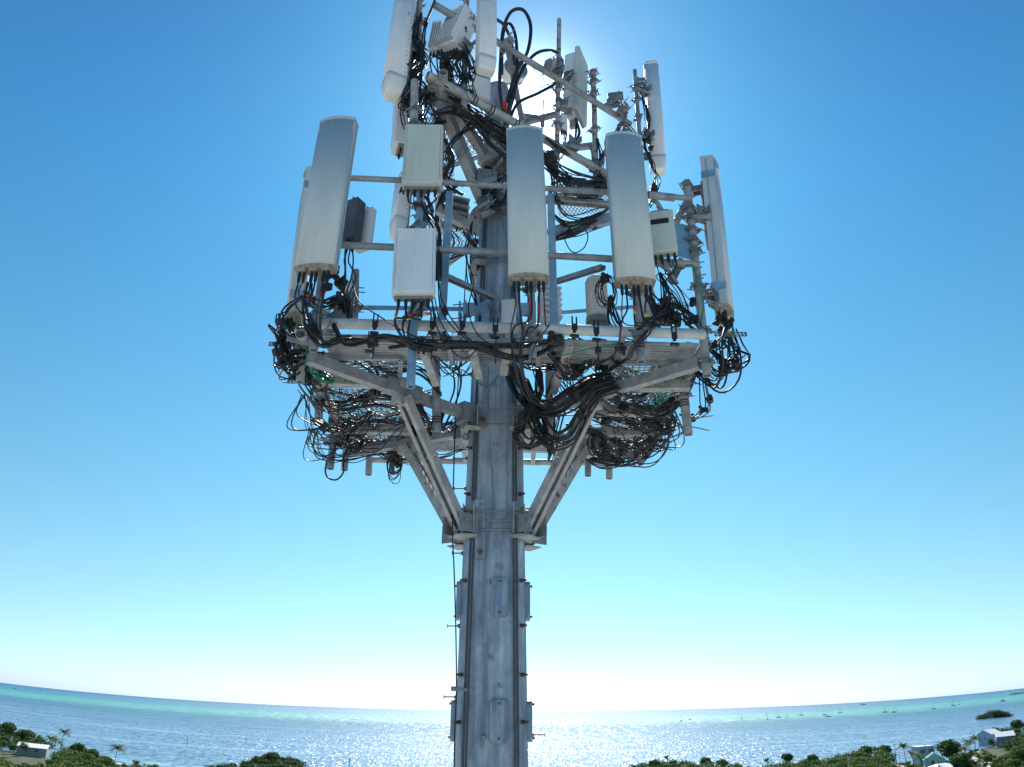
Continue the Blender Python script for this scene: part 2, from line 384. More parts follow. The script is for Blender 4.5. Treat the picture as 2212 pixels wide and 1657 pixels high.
def copy_tree(o, parent=None):
    c = o.copy(); C.objects.link(c)
    if parent is not None: c.parent = parent
    for ch in list(o.children): copy_tree(ch, c)
    return c
def pt(q):
    if isinstance(q, Vector): return q
    if len(q) == 4: return PZ(q[0], q[1], q[3] + CAM_H)
    return P(*q)
def spline(pts, step=.05, close=False):
    pts = [pt(q) for q in pts]
    ext = [pts[0] * 2 - pts[1]] + pts + [pts[-1] * 2 - pts[-2]]
    out = []
    for i in range(1, len(ext) - 2):
        p0, p1, p2, p3 = ext[i - 1:i + 3]
        n = max(3, min(26, int((p2 - p1).length / step)))
        for k in range(n):
            t = k / n
            out.append(.5 * ((2 * p1) + (p2 - p0) * t + (2 * p0 - 5 * p1 + 4 * p2 - p3) * t * t + (3 * p1 - p0 - 3 * p2 + p3) * t ** 3))
    out.append(ext[-2])
    return out
M['galvp'] = steel_mat('bright_rail_steel', (.36, .38, .38), (.60, .61, .60), .1, .5)
def W(x, y, z): return Vector((x, y, z + CAM_H))
PX, PYc = -0.21, 8.75
def lerp(a, b, t): return a + (b - a) * t

# ------------------------------------------------------------------ monopole
mono = thing('monopole_tower', 'tall faceted grey steel monopole mast carrying both antenna platforms', 'tower', (PX, PYc, 0.9))
def mast_section(z, R_, front=.67):
    f = front * R_; k = [(-f, -.80 * R_), (f, -.80 * R_), (R_, -.30 * R_), (R_, .30 * R_), (f, .80 * R_), (-f, .80 * R_), (-R_, .30 * R_), (-R_, -.30 * R_)]
    return [W(PX + a, PYc + b, z) for a, b in k]
def mast_r(z): return .415 - .0150 * (z + .6)
mb = MB()
zs = [-35.2, -20, -8, -2, 0, 2, 4, 5, 6.9]
mb.loft([mast_section(z, mast_r(z)) for z in zs])
mb.build('mast_shaft', 'pole', mono)
mb = MB(); mb.cyl(W(PX - .05, PYc, 6.902), W(PX - .05, PYc, 6.96), .42, n=24); mb.cyl(W(PX - .05, PYc, 6.962), W(PX - .05, PYc, 7.02), .42, n=24)
for i in range(14):
    a = 2 * math.pi * i / 14; mb.cyl(W(PX - .05 + .36 * math.cos(a), PYc + .36 * math.sin(a), 6.86), W(PX - .05 + .36 * math.cos(a), PYc + .36 * math.sin(a), 7.07), .018, n=6)
mb.build('flange', 'galvd', mono)
mb = MB(); mb.cyl(W(PX - .05, PYc, 7.022), W(PX - .08, PYc, 9.9), .24, .2, n=18)
mb.build('upper_mast', 'pole', mono)
# dark seams: raised reinforcing lips at the edges of the front facet
for sx in (-1, 1):
    mb = MB()
    for (z0, z1) in ((-35, 1.95), (2.42, 6.8)):
        for off, ww in ((-.012, .022), (.022, .016)):
            r0, r1 = mast_r(z0), mast_r(z1)
            mb.beam(W(PX + sx * (.67 * r0 + off), PYc - .80 * r0 - .012, z0), W(PX + sx * (.67 * r1 + off), PYc - .80 * r1 - .012, z1), .03 if off > 0 else ww, ww, (0, -1, 0))
    mb.build('edge_seam', 'seam', mono)
# port covers: rounded plates standing proud
def port(c, w_, h_, nrm, name='port_cover'):
    c = Vector(c); n = Vector(nrm).normalized(); r = Vector((0, 0, 1)).cross(n).normalized(); up = Vector((0, 0, 1))
    def sec(sc, off, rc=.05):
        out = []
        for cx, cy, a0 in ((1, 1, 0), (-1, 1, 90), (-1, -1, 180), (1, -1, 270)):
            for k in range(5):
                a = R(a0 + 22.5 * k); out.append(c + n * off + r * (cx * (w_ / 2 * sc - rc) + rc * math.cos(a)) + up * (cy * (h_ / 2 - (1 - sc) * w_ / 2 - rc) + rc * math.sin(a)))
        return out
    m = MB(); m.loft([sec(1.0, -.02), sec(1.0, .045), sec(.97, .055)])
    o = m.build(name, 'cover', mono)
    for k in (1, -1):
        m = MB(); m.cyl(c + up * (k * (h_ / 2 - .045)) + n * .04, c + up * (k * (h_ / 2 - .045)) + n * .085, .014, n=6); m.build('bolt', 'rust', o)
def on_front(u, v):      # where a pixel meets the mast's front facet
    Y = PYc - .80 * .4
    for _ in range(3):
        p = P(u, v, Y); Y = PYc - .80 * mast_r(p.z - CAM_H)
    return P(u, v, Y)
for (u, v, hu) in ((1080, 1291, 84), (1078, 1558, 94)):
    c = on_front(u, v); h_ = abs((on_front(u, v - hu / 2) - on_front(u, v + hu / 2)).z); port(c, .205, h_, (0, -1, .015))
    for sx in (-1, 1):
        port((PX + sx * mast_r(c.z - CAM_H), PYc, c.z + .0), .26, h_, (sx, 0, 0))
# step bolts
def step(p, d, L, rusty=True, name='step_bolt'):
    p = Vector(p); d = Vector(d).normalized(); m = MB()
    m.cyl(p, p + d * L, .009, n=8); m.cyl(p + d * (L - .008), p + d * L, .026, n=10); m.cyl(p + d * .0, p + d * .03, .022, n=6)
    m.build(name, 'galv', mono)
    if rusty:
        m = MB(); m.cyl(p - d * .01, p + d * .018, .026, n=8); m.build('nut', 'rust', mono)
for (u, v) in ((976, 1195), (966, 1352), (958, 1505), (981, 1055), (978, 990), (1000, 810)):
    p = P(u, v, PYc - .05); zr = p.z - CAM_H; x0 = PX - mast_r(zr); step((x0, p.y, p.z), (-1, 0, 0), max(.1, x0 - p.x))
for (u, v) in ((1178, 1587),):
    p = P(u, v, PYc - .05); zr = p.z - CAM_H; x0 = PX + mast_r(zr) + .04; step((x0, p.y, p.z), (1, 0, 0), max(.1, p.x - x0))
for (u, v, s_) in ((1127, 1255, 1), (1127, 1352, 1), (1126, 1458, 1), (1128, 1560, 1), (1122, 1108, 1), (1003, 1255, -1), (994, 1458, -1), (988, 1560, -1), (1122, 968, 1), (1012, 968, -1), (1012, 1068, -1), (1121, 1068, 1)):
    p = P(u, v, PYc - .5 * .4); m = MB(); d = Vector((s_, -.75, 0)).normalized()
    q = Vector((PX + s_ * .86 * mast_r(p.z - CAM_H), PYc - .55 * mast_r(p.z - CAM_H), p.z))
    m.cyl(q, q + d * .075, .013, n=6); m.cyl(q, q + d * .03, .024, n=8); m.build('edge_bolt', 'rust', mono)
for (u, v) in ((1080, 1224), (1055, 1258), (1058, 1420), (1078, 1481), (1044, 1590), (1069, 960), (1066, 830), (1040, 1090), (1041, 870)):
    q = on_front(u, v); m = MB(); m.cyl(q, q + Vector((0, -.03, 0)), .024, .02, n=10); m.cyl(q + Vector((.0, -.03, 0)), q + Vector((.01, -.055, -.004)), .012, n=6)
    m.box(q + Vector((.01, -.015, -.024)), (.045, .03, .014)); m.build('lug', 'galv', mono)
for (u, v0, v1) in ((1044, 790, 922), (1037, 1080, 1208)):
    a, b = on_front(u, v0), on_front(u, v1); m = MB(); m.channel(a + Vector((0, -.03, 0)), b + Vector((0, -.03, 0)), .12, .03, (0, -1, 0), .01); o = m.build('stiffener_bar', 'pole', mono)
    m = MB(); q = b + Vector((0, -.05, .08)); m.cyl(q, q + Vector((0, -.035, 0)), .03, n=8); m.build('bolt', 'rust', o)
# eye bolt
m = MB(); c = P(1006, 944, PYc - .1); m.tube([c + Vector((.035 * math.cos(a), 0, .035 * math.sin(a))) for a in [2 * math.pi * k / 14 for k in range(15)]], .012, 6); m.build('eye_bolt', 'galv', mono)
# safety cable down the left edge
m = MB(); m.tube(spline([(1008, 560, 8.45), (1000, 700, 8.42), (985, 900, 8.4), (979, 1060, 8.38), (977, 1150, 8.36), (980, 1210, 8.38), (984, 1330, 8.4), (986, 1480, 8.42), (983, 1560, 8.4), (981, 1657, 8.4), (978, 1760, 8.4)], .25), .0085, 6)
tag(m.build('safety_cable', 'black'), 'thin dark climbing safety wire running down the left edge of the mast', 'cable')
mb = MB(); q = P(983, 1488, 8.4); mb.box(q + Vector((.02, 0, 0)), (.13, .05, .05)); mb.box(q + Vector((.14, .02, -.01)), (.12, .03, .03)); mb.build('cable_guide', 'galvd', mono)

# ------------------------------------------------------------------ collars with threaded rods
def collar(z, R_, hgt, name, arms, mat='galvw'):
    root = mono
    for dx in (-1, 1):
        m = MB()
        xb = PX + dx * (mast_r(z) * .67 + .055)
        yb = PYc - .80 * mast_r(z) - .06
        m.box(W(xb, yb, z), (.14, .012, hgt)); m.box(W(xb - .065, yb - .05, z), (.012, .11, hgt)); m.box(W(xb + .065, yb - .05, z), (.012, .11, hgt))
        m.box(W(xb, yb - .055, z - hgt / 2 - .02), (.20, .12, .02), yaw=-dx * .25)
        for ex in (-1, 1): m.box(W(PX + dx * (mast_r(z) + .05), PYc + ex * .16, z), (.10, .28, hgt * .95))
        m.build(name, mat, root)
    for k in (-.32, 0, .32):
        m = MB()
        yb = PYc - .80 * mast_r(z) - .075
        m.cyl(W(PX - .42, yb, z + k * hgt), W(PX + .42, yb, z + k * hgt), .011, n=7)
        for dx in (-1, 1): m.cyl(W(PX + dx * .34, yb, z + k * hgt), W(PX + dx * .38, yb, z + k * hgt), .024, n=6)
        m.build('threaded_rod', 'galvd', root)
collar(2.16, .4, .36, 'ring_collar', True)
collar(3.52, .38, .30, 'ring_collar', True)
collar(6.05, .32, .20, 'ring_collar', True, 'galv')

# ------------------------------------------------------------------ lower platform
plat = thing('lower_antenna_platform', 'lower work platform with grating walkways and three front rails around the mast', 'platform', (PX, PYc, CAM_H + 2.0))
Zl = 3.85
corners = [(-2.36, 6.66), (2.17, 6.80), (2.08, 10.3), (-2.58, 10.2)]
def bar(name, a, b, w_, h_, mat, par=plat, up=(0, 0, 1), kind='beam', **k):
    m = MB()
    if kind == 'beam': m.beam(a, b, w_, h_, up)
    elif kind == 'pipe': m.cyl(a, b, w_, n=18, hollow=h_)
    else: m.channel(a, b, w_, h_, up, **k)
    return m.build(name, mat, par)
bar('front_rail', W(-2.2, 6.58, Zl), W(2.14, 6.78, Zl), .060, .007, 'galvp', kind='pipe')
bar('side_rail', W(-2.36, 6.78, Zl - .02), W(-2.60, 10.2, Zl - .02), .06, .007, 'galvw', kind='pipe')
bar('side_rail', W(2.2, 6.95, Zl - .02), W(2.10, 10.3, Zl - .02), .06, .007, 'galvw', kind='pipe')
bar('rear_rail', W(-2.4, 10.35, Zl), W(1.95, 10.42, Zl), .09, .16, 'galvw')
bar('rear_pipe', W(-2.3, 10.98, Zl - .03), W(1.85, 11.05, Zl - .03), .05, .007, 'galvw', kind='pipe')
for x in (-1.5, -.75, .35, 1.1): bar('rear_bracket', W(x, 10.42, Zl - .02), W(x, 10.98, Zl - .05), .07, .07, 'galvw')
bar('hand_rail', W(-2.0, 6.52, 4.85), W(2.20, 6.86, 4.85), .042, .006, 'galv', kind='pipe')
bar('hand_rail', W(-1.98, 6.53, 5.86), W(2.23, 6.86, 5.86), .036, .006, 'galv', kind='pipe')
for (x, y) in ((-.80, 6.92), (.475, 6.95)): bar('upright_post', W(x, y, 3.82), W(x, y, 5.95), .085, .085, 'galvb')
# arms and braces
arm_ends = [(-2.28, 6.92), (2.1, 7.0), (2.0, 10.15), (-2.5, 10.05)]
for (ex, ey) in arm_ends:
    d = Vector((ex - PX, ey - PYc, 0)); L_ = d.length; d.normalize(); s_ = Vector((-d.y, d.x, 0))
    bar('arm_beam', W(PX, PYc, 3.56) + d * .36, W(PX, PYc, 3.60) + d * L_, .10, .13, 'galv')
    m = MB(); m.beam(W(PX, PYc, 3.56) + d * .30, W(PX, PYc, 3.56) + d * .62, .2, .26); m.build('arm_socket', 'galvd', plat); m = MB(); m.beam(W(PX, PYc, 3.60) + d * 1.25, W(PX, PYc, 3.60) + d * 1.75, .145, .175); m.build('arm_sleeve', 'galvd', plat)
    for k in (-1, 1):
        o = s_ * (k * .095)
        bar('diagonal_brace', W(PX, PYc, 2.02) + d * .50 + o, W(PX, PYc, 3.50) + d * 1.48 + o, .105, .055, 'galvw', up=tuple(s_ * k), kind='channel', t=.010)
    m = MB()
    m.beam(W(PX, PYc, 2.10) + d * .38, W(PX, PYc, 2.12) + d * .56, .20, .20); m.build('brace_foot', 'galvd', plat)
    for k in (-1, 1): m = MB(); m.beam(W(PX, PYc, 2.10) + d * .40 + s_ * (k * .165), W(PX, PYc, 2.10) + d * .68 + s_ * (k * .165), .014, .22); m.cyl(W(PX, PYc, 2.12) + d * .60 + s_ * (k * .17), W(PX, PYc, 2.12) + d * .60 + s_ * (k * .20), .025, n=6); m.build('foot_lug', 'galvd', plat)
    m = MB(); m.beam(W(PX, PYc, 1.96) + d * .40, W(PX, PYc, 1.96) + d * .62, .26, .016); m.build('foot_plate', 'galvw', plat); m = MB()
    m.beam(W(PX, PYc, 3.46) + d * 1.36, W(PX, PYc, 3.46) + d * 1.6, .13, .12); m.build('brace_head', 'galvw', plat); m = MB()
    mid = W(PX, PYc, 2.85) + d * 1.05; m.cyl(mid - s_ * .16, mid + s_ * .16, .02, n=8); m.build('cross_pin', 'galvw', plat)
# walkways
def grate(m, a, b, c, d, n1, n2, w_, h_, dz=.012):
    a, b, c, d = map(Vector, (a, b, c, d))
    for i in range(n1 + 1):
        t = i / n1; m.beam(lerp(a, d, t), lerp(b, c, t), w_, h_)
    for i in range(n2 + 1):
        t = i / n2; o = Vector((0, 0, dz)); m.beam(lerp(a, b, t) + o, lerp(d, c, t) + o, w_ * .8, h_)
def edge(m, pts, w_, h_):
    for i in range(len(pts)): m.beam(pts[i], pts[(i + 1) % len(pts)], w_, h_)
m = MB()
for i in range(9):
    y = 6.70 + i * .062; m.beam(W(-2.1, y, 3.76), W(2.08, y + .16, 3.76), .042, .026)
for x in (-1.6, -.7, .3, 1.2): m.beam(W(x, 6.66, 3.73), W(x + .0, 7.34, 3.73), .05, .03)
m.build('front_walkway', 'galv', plat)
zg = 3.76
for (a, b, c, d, n1, n2) in (((-2.32, 7.15), (-1.28, 7.15), (-1.70, 10.1), (-2.52, 10.1), 66, 20), ((1.15, 7.25), (2.14, 7.25), (2.06, 10.2), (1.35, 10.2), 66, 20)):
    m = MB(); q = [W(*p, zg) for p in (a, b, c, d)]; grate(m, *q, 46, 14, .015, .010, .007); m.build('side_walkway', 'galvw', plat)
    m = MB(); edge(m, [p + Vector((0, 0, -.03)) for p in q], .05, .07); m.build('walkway_frame', 'galv', plat)
m = MB(); grate(m, W(-1.6, 9.55, zg), W(1.3, 9.6, zg), W(1.5, 10.25, zg), W(-1.9, 10.2, zg), 10, 40, .016, .010, .007); m.build('rear_walkway', 'galvw', plat)
for (a, b) in (((-2.42, 7.62), (-1.2, 7.72)), ((-2.5, 9.2), (-1.1, 9.25)), ((1.1, 7.75), (2.16, 7.7)), ((.95, 9.3), (2.1, 9.25)), ((1.1, 8.5), (2.1, 8.5))):
    bar('cross_beam', W(*a, 3.66), W(*b, 3.66), .12, .12, 'galvw')
for (a, b) in (((-1.0, 6.70), (-.9, 7.6)), ((-.45, 6.72), (-.38, 7.4)), ((.62, 6.74), (.5, 7.8)), ((-.05, 6.74), (-.1, 7.3))): bar('joist', W(*a, 3.70), W(*b, 3.62), .09, .10, 'galvw')
# tie bars and angle struts behind the front face
m = MB(); m.beam(P(728, 664, 7.3), P(1004, 668, 8.3), .012, .06); m.build('tie_bar', 'galvb', plat)
m = MB(); m.beam(P(1205, 676, 8.2), P(1470, 655, 7.4), .012, .05); m.build('tie_bar', 'galvb', plat)
for a, b in (((950, 588, 6.95), (1072, 643, 8.3)), ((1303, 573, 7.0), (1192, 608, 8.1)), ((1445, 610, 7.0), (1470, 560, 6.9))):
    m = MB(); m.channel(P(*a), P(*b), .08, .05, (0, 0, 1), t=.008); m.build('angle_strut', 'galv', plat)
# stand-off arm at the right end of the hand rails, bent plate brackets
for (u, v, Y) in ((1418, 447, 6.8), (1440, 590, 6.8)):
    c = P(u, v, Y); m = MB(); m.beam(c, c + Vector((.28, .2, -.22)), .09, .012, (0, -1, 1)); m.tube([c + Vector((-.05, -.05, .06)), c + Vector((.0, -.06, .02)), c + Vector((.12, .05, -.12))], .03, 8); m.build('bent_bracket', 'galv', plat)
# fresh sky-tinted clamp bracket around the mast with perforated plates
m = MB()
for dx in (-1, 1):
    for dz in (0, 1):
        c = W(PX + dx * .30, PYc - .42, 4.72 + dz * .33); m.box(c, (.34, .10, .07)); m.box(c + Vector((0, -.055, .05)), (.34, .012, .14))
    m.box(W(PX + dx * .52, PYc - .25, 4.9), (.03, .34, .66)); m.box(W(PX + dx * .44, PYc - .42, 4.9), (.03, .16, .60)); m.box(W(PX + dx * .16, PYc - .44, 4.9), (.10, .03, .56))
    m.beam(W(PX + dx * .1, PYc - .46, 5.2), W(PX + dx * .45, PYc - .4, 5.02), .03, .08)
m.build('clamp_bracket', 'galvb', mono)
for k in range(6):
    m = MB(); m.cyl(W(PX - .62, PYc - .4 + .05 * (k % 2), 4.66 + k * .11), W(PX - .35, PYc - .4, 4.66 + k * .11), .010, n=6); m.build('clamp_bolt', 'galvd', mono)
    m = MB(); m.cyl(W(PX + (-.2 + .08 * k), PYc - .62, 4.78 + .3 * (k % 2)), W(PX + (-.2 + .08 * k), PYc - .4, 4.78 + .3 * (k % 2)), .010, n=6); m.build('clamp_bolt', 'galvd', mono)

# ------------------------------------------------------------------ upper platform (triangular)
up = thing('upper_antenna_platform', 'upper triangular platform with big diagonal box beams and honeycomb grating at the mast top', 'platform', (PX, PYc, CAM_H + 6.9))
Zu = 8.0
n1 = Vector((.59, -.807, 0)); t1 = Vector((.807, .59, 0)); C0 = Vector((PX, PYc, CAM_H))
def rot(v, deg): return Matrix.Rotation(R(deg), 3, 'Z') @ v
faces = []
for k in range(3):
    n_, t_ = rot(n1, 120 * k), rot(t1, 120 * k)
    faces.append((n_, t_))
F1, F2, F3 = faces       # F1 front right, F2 rear right, F3 left
def fp(face, s, z, off=.98): return C0 + face[0] * off + face[1] * s + Vector((0, 0, z))
for i, fc in enumerate(faces):
    a, b = ((-1.95, 2.0), (-1.5, 1.7), (-1.6, 1.9))[i]
    bar('face_pipe', fp(fc, a, Zu), fp(fc, b, Zu), .065, .008, 'galvw', up, kind='pipe')
bar('top_rail', fp(F1, -1.95, 9.58), fp(F1, 2.15, 9.58), .055, .007, 'galv', up, kind='pipe')
bar('top_rail', fp(F2, -.35, 9.5), fp(F2, 1.9, 9.5), .045, .007, 'galv', up, kind='pipe')
bar('top_rail', fp(F3, -1.5, 9.55), fp(F3, 1.6, 9.55), .045, .007, 'galv', up, kind='pipe')
# clamps on pipes
def pclamp(m, p, ax, r, s=1.0):
    p = Vector(p); ax = Vector(ax).normalized(); a = (Vector((math.sin(p.z * 9), math.cos(p.z * 7), .1))); a = (a - ax * a.dot(ax)).normalized(); b = ax.cross(a)
    m.cyl(p - ax * .035 * s, p + ax * .035 * s, r + .016 * s, n=10)
    bb = (ax, a, b)
    m.box(p + a * (r + .03 * s), (.06 * s, .014 * s, .12 * s), basis=bb); m.box(p - a * (r + .03 * s), (.05 * s, .014 * s, .11 * s), basis=bb)
    for k in (-1, 1):
        q = p + b * (k * (r + .022) * s)
        m.cyl(q - a * (r + .07 * s), q + a * (r + .10 * s), .007, n=6); m.cyl(q + a * (r + .035 * s), q + a * (r + .055 * s), .015, n=6)
# diagonal box beams from the mast flange up to the face corners
m = MB(); m.beam(P(1057, 465, 8.35), P(946, 205, 7.25), .15, .17); m.build('diagonal_beam', 'galv', up)
m = MB(); m.beam(P(1078, 385, 8.30), P(1000, 262, 7.8), .12, .14); m.beam(P(1000, 262, 7.8), P(955, 190, 7.4), .12, .14); m.build('diagonal_beam', 'galvw', up)
m = MB(); m.beam(P(1036, 352, 8.0), P(1140, 303, 8.05), .13, .12); m.build('deck_beam', 'galvw', up)
m = MB(); m.beam(P(1188, 505, 8.5), P(1335, 468, 8.9), .12, .17); m.build('diagonal_beam', 'galv', up)
m = MB(); m.channel(P(1175, 428, 8.6), P(1338, 442, 9.1), .14, .05, (0, 0, 1), t=.01); m.build('deck_beam', 'galvw', up)
m = MB(); m.channel(P(960, 410, 8.9), P(880, 395, 9.6), .12, .05, (0, 0, 1), t=.01); m.build('deck_beam', 'galvw', up); m = MB(); m.beam(P(945, 452, 8.3), P(1035, 500, 8.5), .10, .14); m.build('deck_beam', 'galvw', up); m = MB(); m.beam(P(940, 590, 9.6), P(1030, 520, 8.7), .08, .08); m.build('deck_beam', 'galvw', up)
m = MB(); m.beam(P(1093, 84, 8.0), P(1128, 262, 8.7), .09, .06); m.build('angle_strut', 'galvd', up)
m = MB(); m.channel(P(1352, 245, 8.9), P(1288, 356, 8.9), .10, .04, (0, 0, 1), t=.008)
a_, b_ = P(1352, 245, 8.9), P(1288, 356, 8.9)
m.build('angle_strut', 'galvd', up)
m = MB(); m.beam(P(1128, 266, 8.9), P(1205, 246, 8.95), .08, .09); m.beam(P(1130, 250, 8.95), P(1170, 256, 8.9), .05, .09); m.box(P(1172, 262, 8.9), (.07, .07, .22)); m.cyl(P(1174, 215, 8.9), P(1171, 300, 8.9), .012, n=6); m.build('arm_stub', 'galv', up)
m = MB(); m.beam(P(1128, 180, 8.3), P(1060, 180, 8.3), .01, .01); m.build('wire_strut', 'galvd', up)
m = MB(); m.beam(fp(F1, 1.2, 8.0), P(1278, 316, 9.3), .08, .08); m.build('deck_beam', 'galv', up); m = MB(); m.beam(P(1235, 320, 9.3), P(1285, 314, 9.3), .09, .09); m.build('deck_beam', 'galv', up)
for u, v, Y in ((1188, 140, 8.0), (1345, 238, 8.9), (1095, 96, 7.5)):
    m = MB(); pclamp(m, P(u, v, Y), t1, .07, 1.5); m.build('corner_clamp', 'galv', up)
m = MB(); q = W(0, 0, 0); m.cyl(P(938, 208, 7.2), P(938, 208, 7.2) + Vector((0, 0, .03)), .2, n=20); m.build('gusset_plate', 'galvw', up)
# honeycomb (expanded metal) decks
def hexgrid(m, a, b, c, d, nu, nv, w_):
    a, b, c, d = map(Vector, (a, b, c, d))
    def bl(s, t): return lerp(lerp(a, b, s), lerp(d, c, s), t)
    for j in range(nv):
        for i in range(nu):
            o = .5 * (j % 2)
            s0, s1, s2, s3 = (i + o - .5) / nu, (i + o - .33) / nu, (i + o + .0) / nu + .17 / nu, (i + o + .5) / nu
            t0, t1_ = j / nv, (j + 1) / nv
            p = [bl(min(1, max(0, s)), t) for s, t in ((s0, t0), (s0 + .28 / nu, t1_), (s0 + .72 / nu, t1_), (s0 + 1 / nu, t0))]
            m.beam(p[0], p[1], w_, .006); m.beam(p[1], p[2], w_, .006); m.beam(p[2], p[3], w_, .006)
def Zp(u, v, z=7.95): return PZ(u, v, z + CAM_H)
m = MB(); hexgrid(m, Zp(975, 238), Zp(1045, 262), Zp(1088, 308), Zp(1020, 335), 8, 15, .011); m.build('honeycomb_deck', 'galvw', up)
m = MB(); hexgrid(m, Zp(900, 250), Zp(960, 255), Zp(985, 400), Zp(905, 400), 9, 26, .013); m.build('honeycomb_deck', 'galvd', up)
m = MB(); hexgrid(m, Zp(1190, 385), Zp(1320, 405), Zp(1320, 455), Zp(1210, 470), 14, 14, .012); m.build('honeycomb_deck', 'galvw', up)
m = MB(); hexgrid(m, Zp(925, 470), Zp(1020, 465), Zp(1020, 530), Zp(930, 560), 10, 12, .012); m.build('honeycomb_deck', 'galvw', up)
# ------------------------------------------------------------------ antennas
def frame_of(b, t, yaw):
    u_ = (t - b).normalized(); f = Vector((math.sin(R(yaw)), -math.cos(R(yaw)), 0)); f = (f - u_ * f.dot(u_)).normalized(); r = u_.cross(f)
    return r, f, u_
def prof(w_, d_, bulge, rc, n=9):
    out = [(-w_ / 2, -d_ / 2), (w_ / 2, -d_ / 2)]
    for i in range(n):
        x = 1 - 2 * i / (n - 1)
        y = d_ / 2 - bulge * x * x
        out.append((x * w_ / 2 * (1 if abs(x) < 1 else 1), y - (rc if abs(x) == 1 else 0)))
    return out
def rrect(w_, d_, rc, n=4):
    out = []
    for cx, cy, a0 in ((1, 1, 0), (-1, 1, 90), (-1, -1, 180), (1, -1, 270)):
        for k in range(n + 1):
            a = R(a0 + 90 / n * k); out.append((cx * (w_ / 2 - rc) + rc * math.cos(a), cy * (d_ / 2 - rc) + rc * math.sin(a)))
    return out
def sect(o, r, f, u_, pf, h, sc=1.0, sy=None):
    sy = sc if sy is None else sy
    return [o + r * (x * sc) + f * (y * sy) + u_ * h for x, y in pf]
GEAR = {}
def panel(key, name, label, cat, ub, vb, ut, vt, Y, wu, d_, yaw, style, mat, group=None, w_=None, cols=3, back=True, capmat='tan', ends=(.12, .12)):
    b, t = P(ub, vb, Y), P(ut, vt, Y)
    if w_ is None:
        w_ = (P(ub + wu / 2, vb, Y) - P(ub - wu / 2, vb, Y)).length
        w_ = w_ / max(.3, math.cos(R(yaw)))
    r, f, u_ = frame_of(b, t, yaw); H = (t - b).length
    root = thing(name, label, cat, b, group)
    if style == 'round':
        pf = prof(w_, d_, d_ * .26, 0, 13)
        m = MB(); m.loft([sect(b, r, f, u_, pf, .03), sect(b, r, f, u_, pf, H - .05)], False); o = m.build('radome', mat, root)
        for p_ in o.data.polygons: p_.use_smooth = len(p_.vertices) == 4 and abs((p_.normal).dot(f)) > .3
        m = MB(); m.loft([sect(b, r, f, u_, pf, H - .049, 1.02, 1.03), sect(b, r, f, u_, pf, H - .012, 1.02, 1.03), sect(b, r, f, u_, pf, H, .985, .97)]); m.build('top_cap', mat, root)
        m = MB(); m.loft([sect(b, r, f, u_, pf, 0, .97, .95), sect(b, r, f, u_, pf, .029, 1.012, 1.02)]); m.build('end_cap', capmat, root)
        for sx in (-1, 1): m = MB(); m.beam(b + r * (sx * (w_ / 2 + .003)) - f * (d_ * .18) + u_ * .04, b + r * (sx * (w_ / 2 + .003)) - f * (d_ * .18) + u_ * (H - .06), .006, .012, f); m.build('side_seam', 'galvb', root)
    elif style == 'box':
        pf = rrect(w_, d_, min(.03, d_ * .3))
        m = MB(); m.loft([sect(b, r, f, u_, pf, .045), sect(b, r, f, u_, pf, H - .006), sect(b, r, f, u_, pf, H, .98, .9)]); m.build('housing', mat, root)
        m = MB(); m.loft([sect(b, r, f, u_, pf, 0, .985, .93), sect(b, r, f, u_, pf, .044, .995, .99)]); m.build('base_rim', capmat, root)
        pf2 = rrect(w_ - .05, d_ * .5, .01); m = MB(); m.loft([sect(b - f * .02, r, f, u_, pf2, -.035), sect(b - f * .02, r, f, u_, pf2, -.001)]); m.build('port_plate', 'galvd', root)
        for sx in (-1, 1): m = MB(); m.beam(b + r * sx * (w_ / 2 - .03) + f * (d_ / 2 + .001) + u_ * .07, b + r * sx * (w_ / 2 - .03) + f * (d_ / 2 + .001) + u_ * (H - .04), .004, .003, f); m.build('front_groove', 'galv', root)
    elif style == 'slim':     # long white panel whose ends taper to rounded caps, with a screw row along the back edge
        pf = rrect(w_, d_, min(w_, d_) * .17, 4); e0, e1 = ends
        m = MB(); m.loft([sect(b, r, f, u_, pf, e0 + .001), sect(b, r, f, u_, pf, H * .45), sect(b, r, f, u_, pf, H - e1 - .001)], True); m.build('radome', mat, root)
        m = MB(); m.loft([sect(b, r, f, u_, pf, h, s1, s2) for h, s1, s2 in ((0, .80, .62), (e0 * .08, .90, .74), (e0 * .35, .96, .88), (e0 * .7, 1.0, 1.0), (e0, 1.006, 1.006))], True); m.build('end_cap', 'whitew', root)
        m = MB(); m.loft([sect(b, r, f, u_, pf, H - h, s1, s2) for h, s1, s2 in ((e1, 1.006, 1.006), (e1 * .4, .99, .98), (e1 * .12, .95, .92), (0, .86, .8))], True); m.build('top_cap', 'whitew', root)
        pfs = [(x * 1.012, y * 1.02) for x, y in pf]; m = MB(); hh = H * .62; m.loft([sect(b, r, f, u_, pfs, hh), sect(b, r, f, u_, pfs, hh + .012)], True); m.build('joint_band', 'whitew', root)
        scr = MB(); k = int(H / .09)
        for i in range(k):
            for sx in (-1, 1): q = b + r * sx * (w_ / 2 + .001) - f * (d_ * .30) + u_ * (.1 + i * .09); scr.cyl(q, q + r * sx * .006, .008, n=6)
        m = scr; m.loft([sect(b - f * (d_ / 2 + .012), r, f, u_, rrect(w_ * .8, .02, .005), .05), sect(b - f * (d_ / 2 + .012), r, f, u_, rrect(w_ * .8, .02, .005), H - .05)]); m.build('back_plate', 'galvd', root)
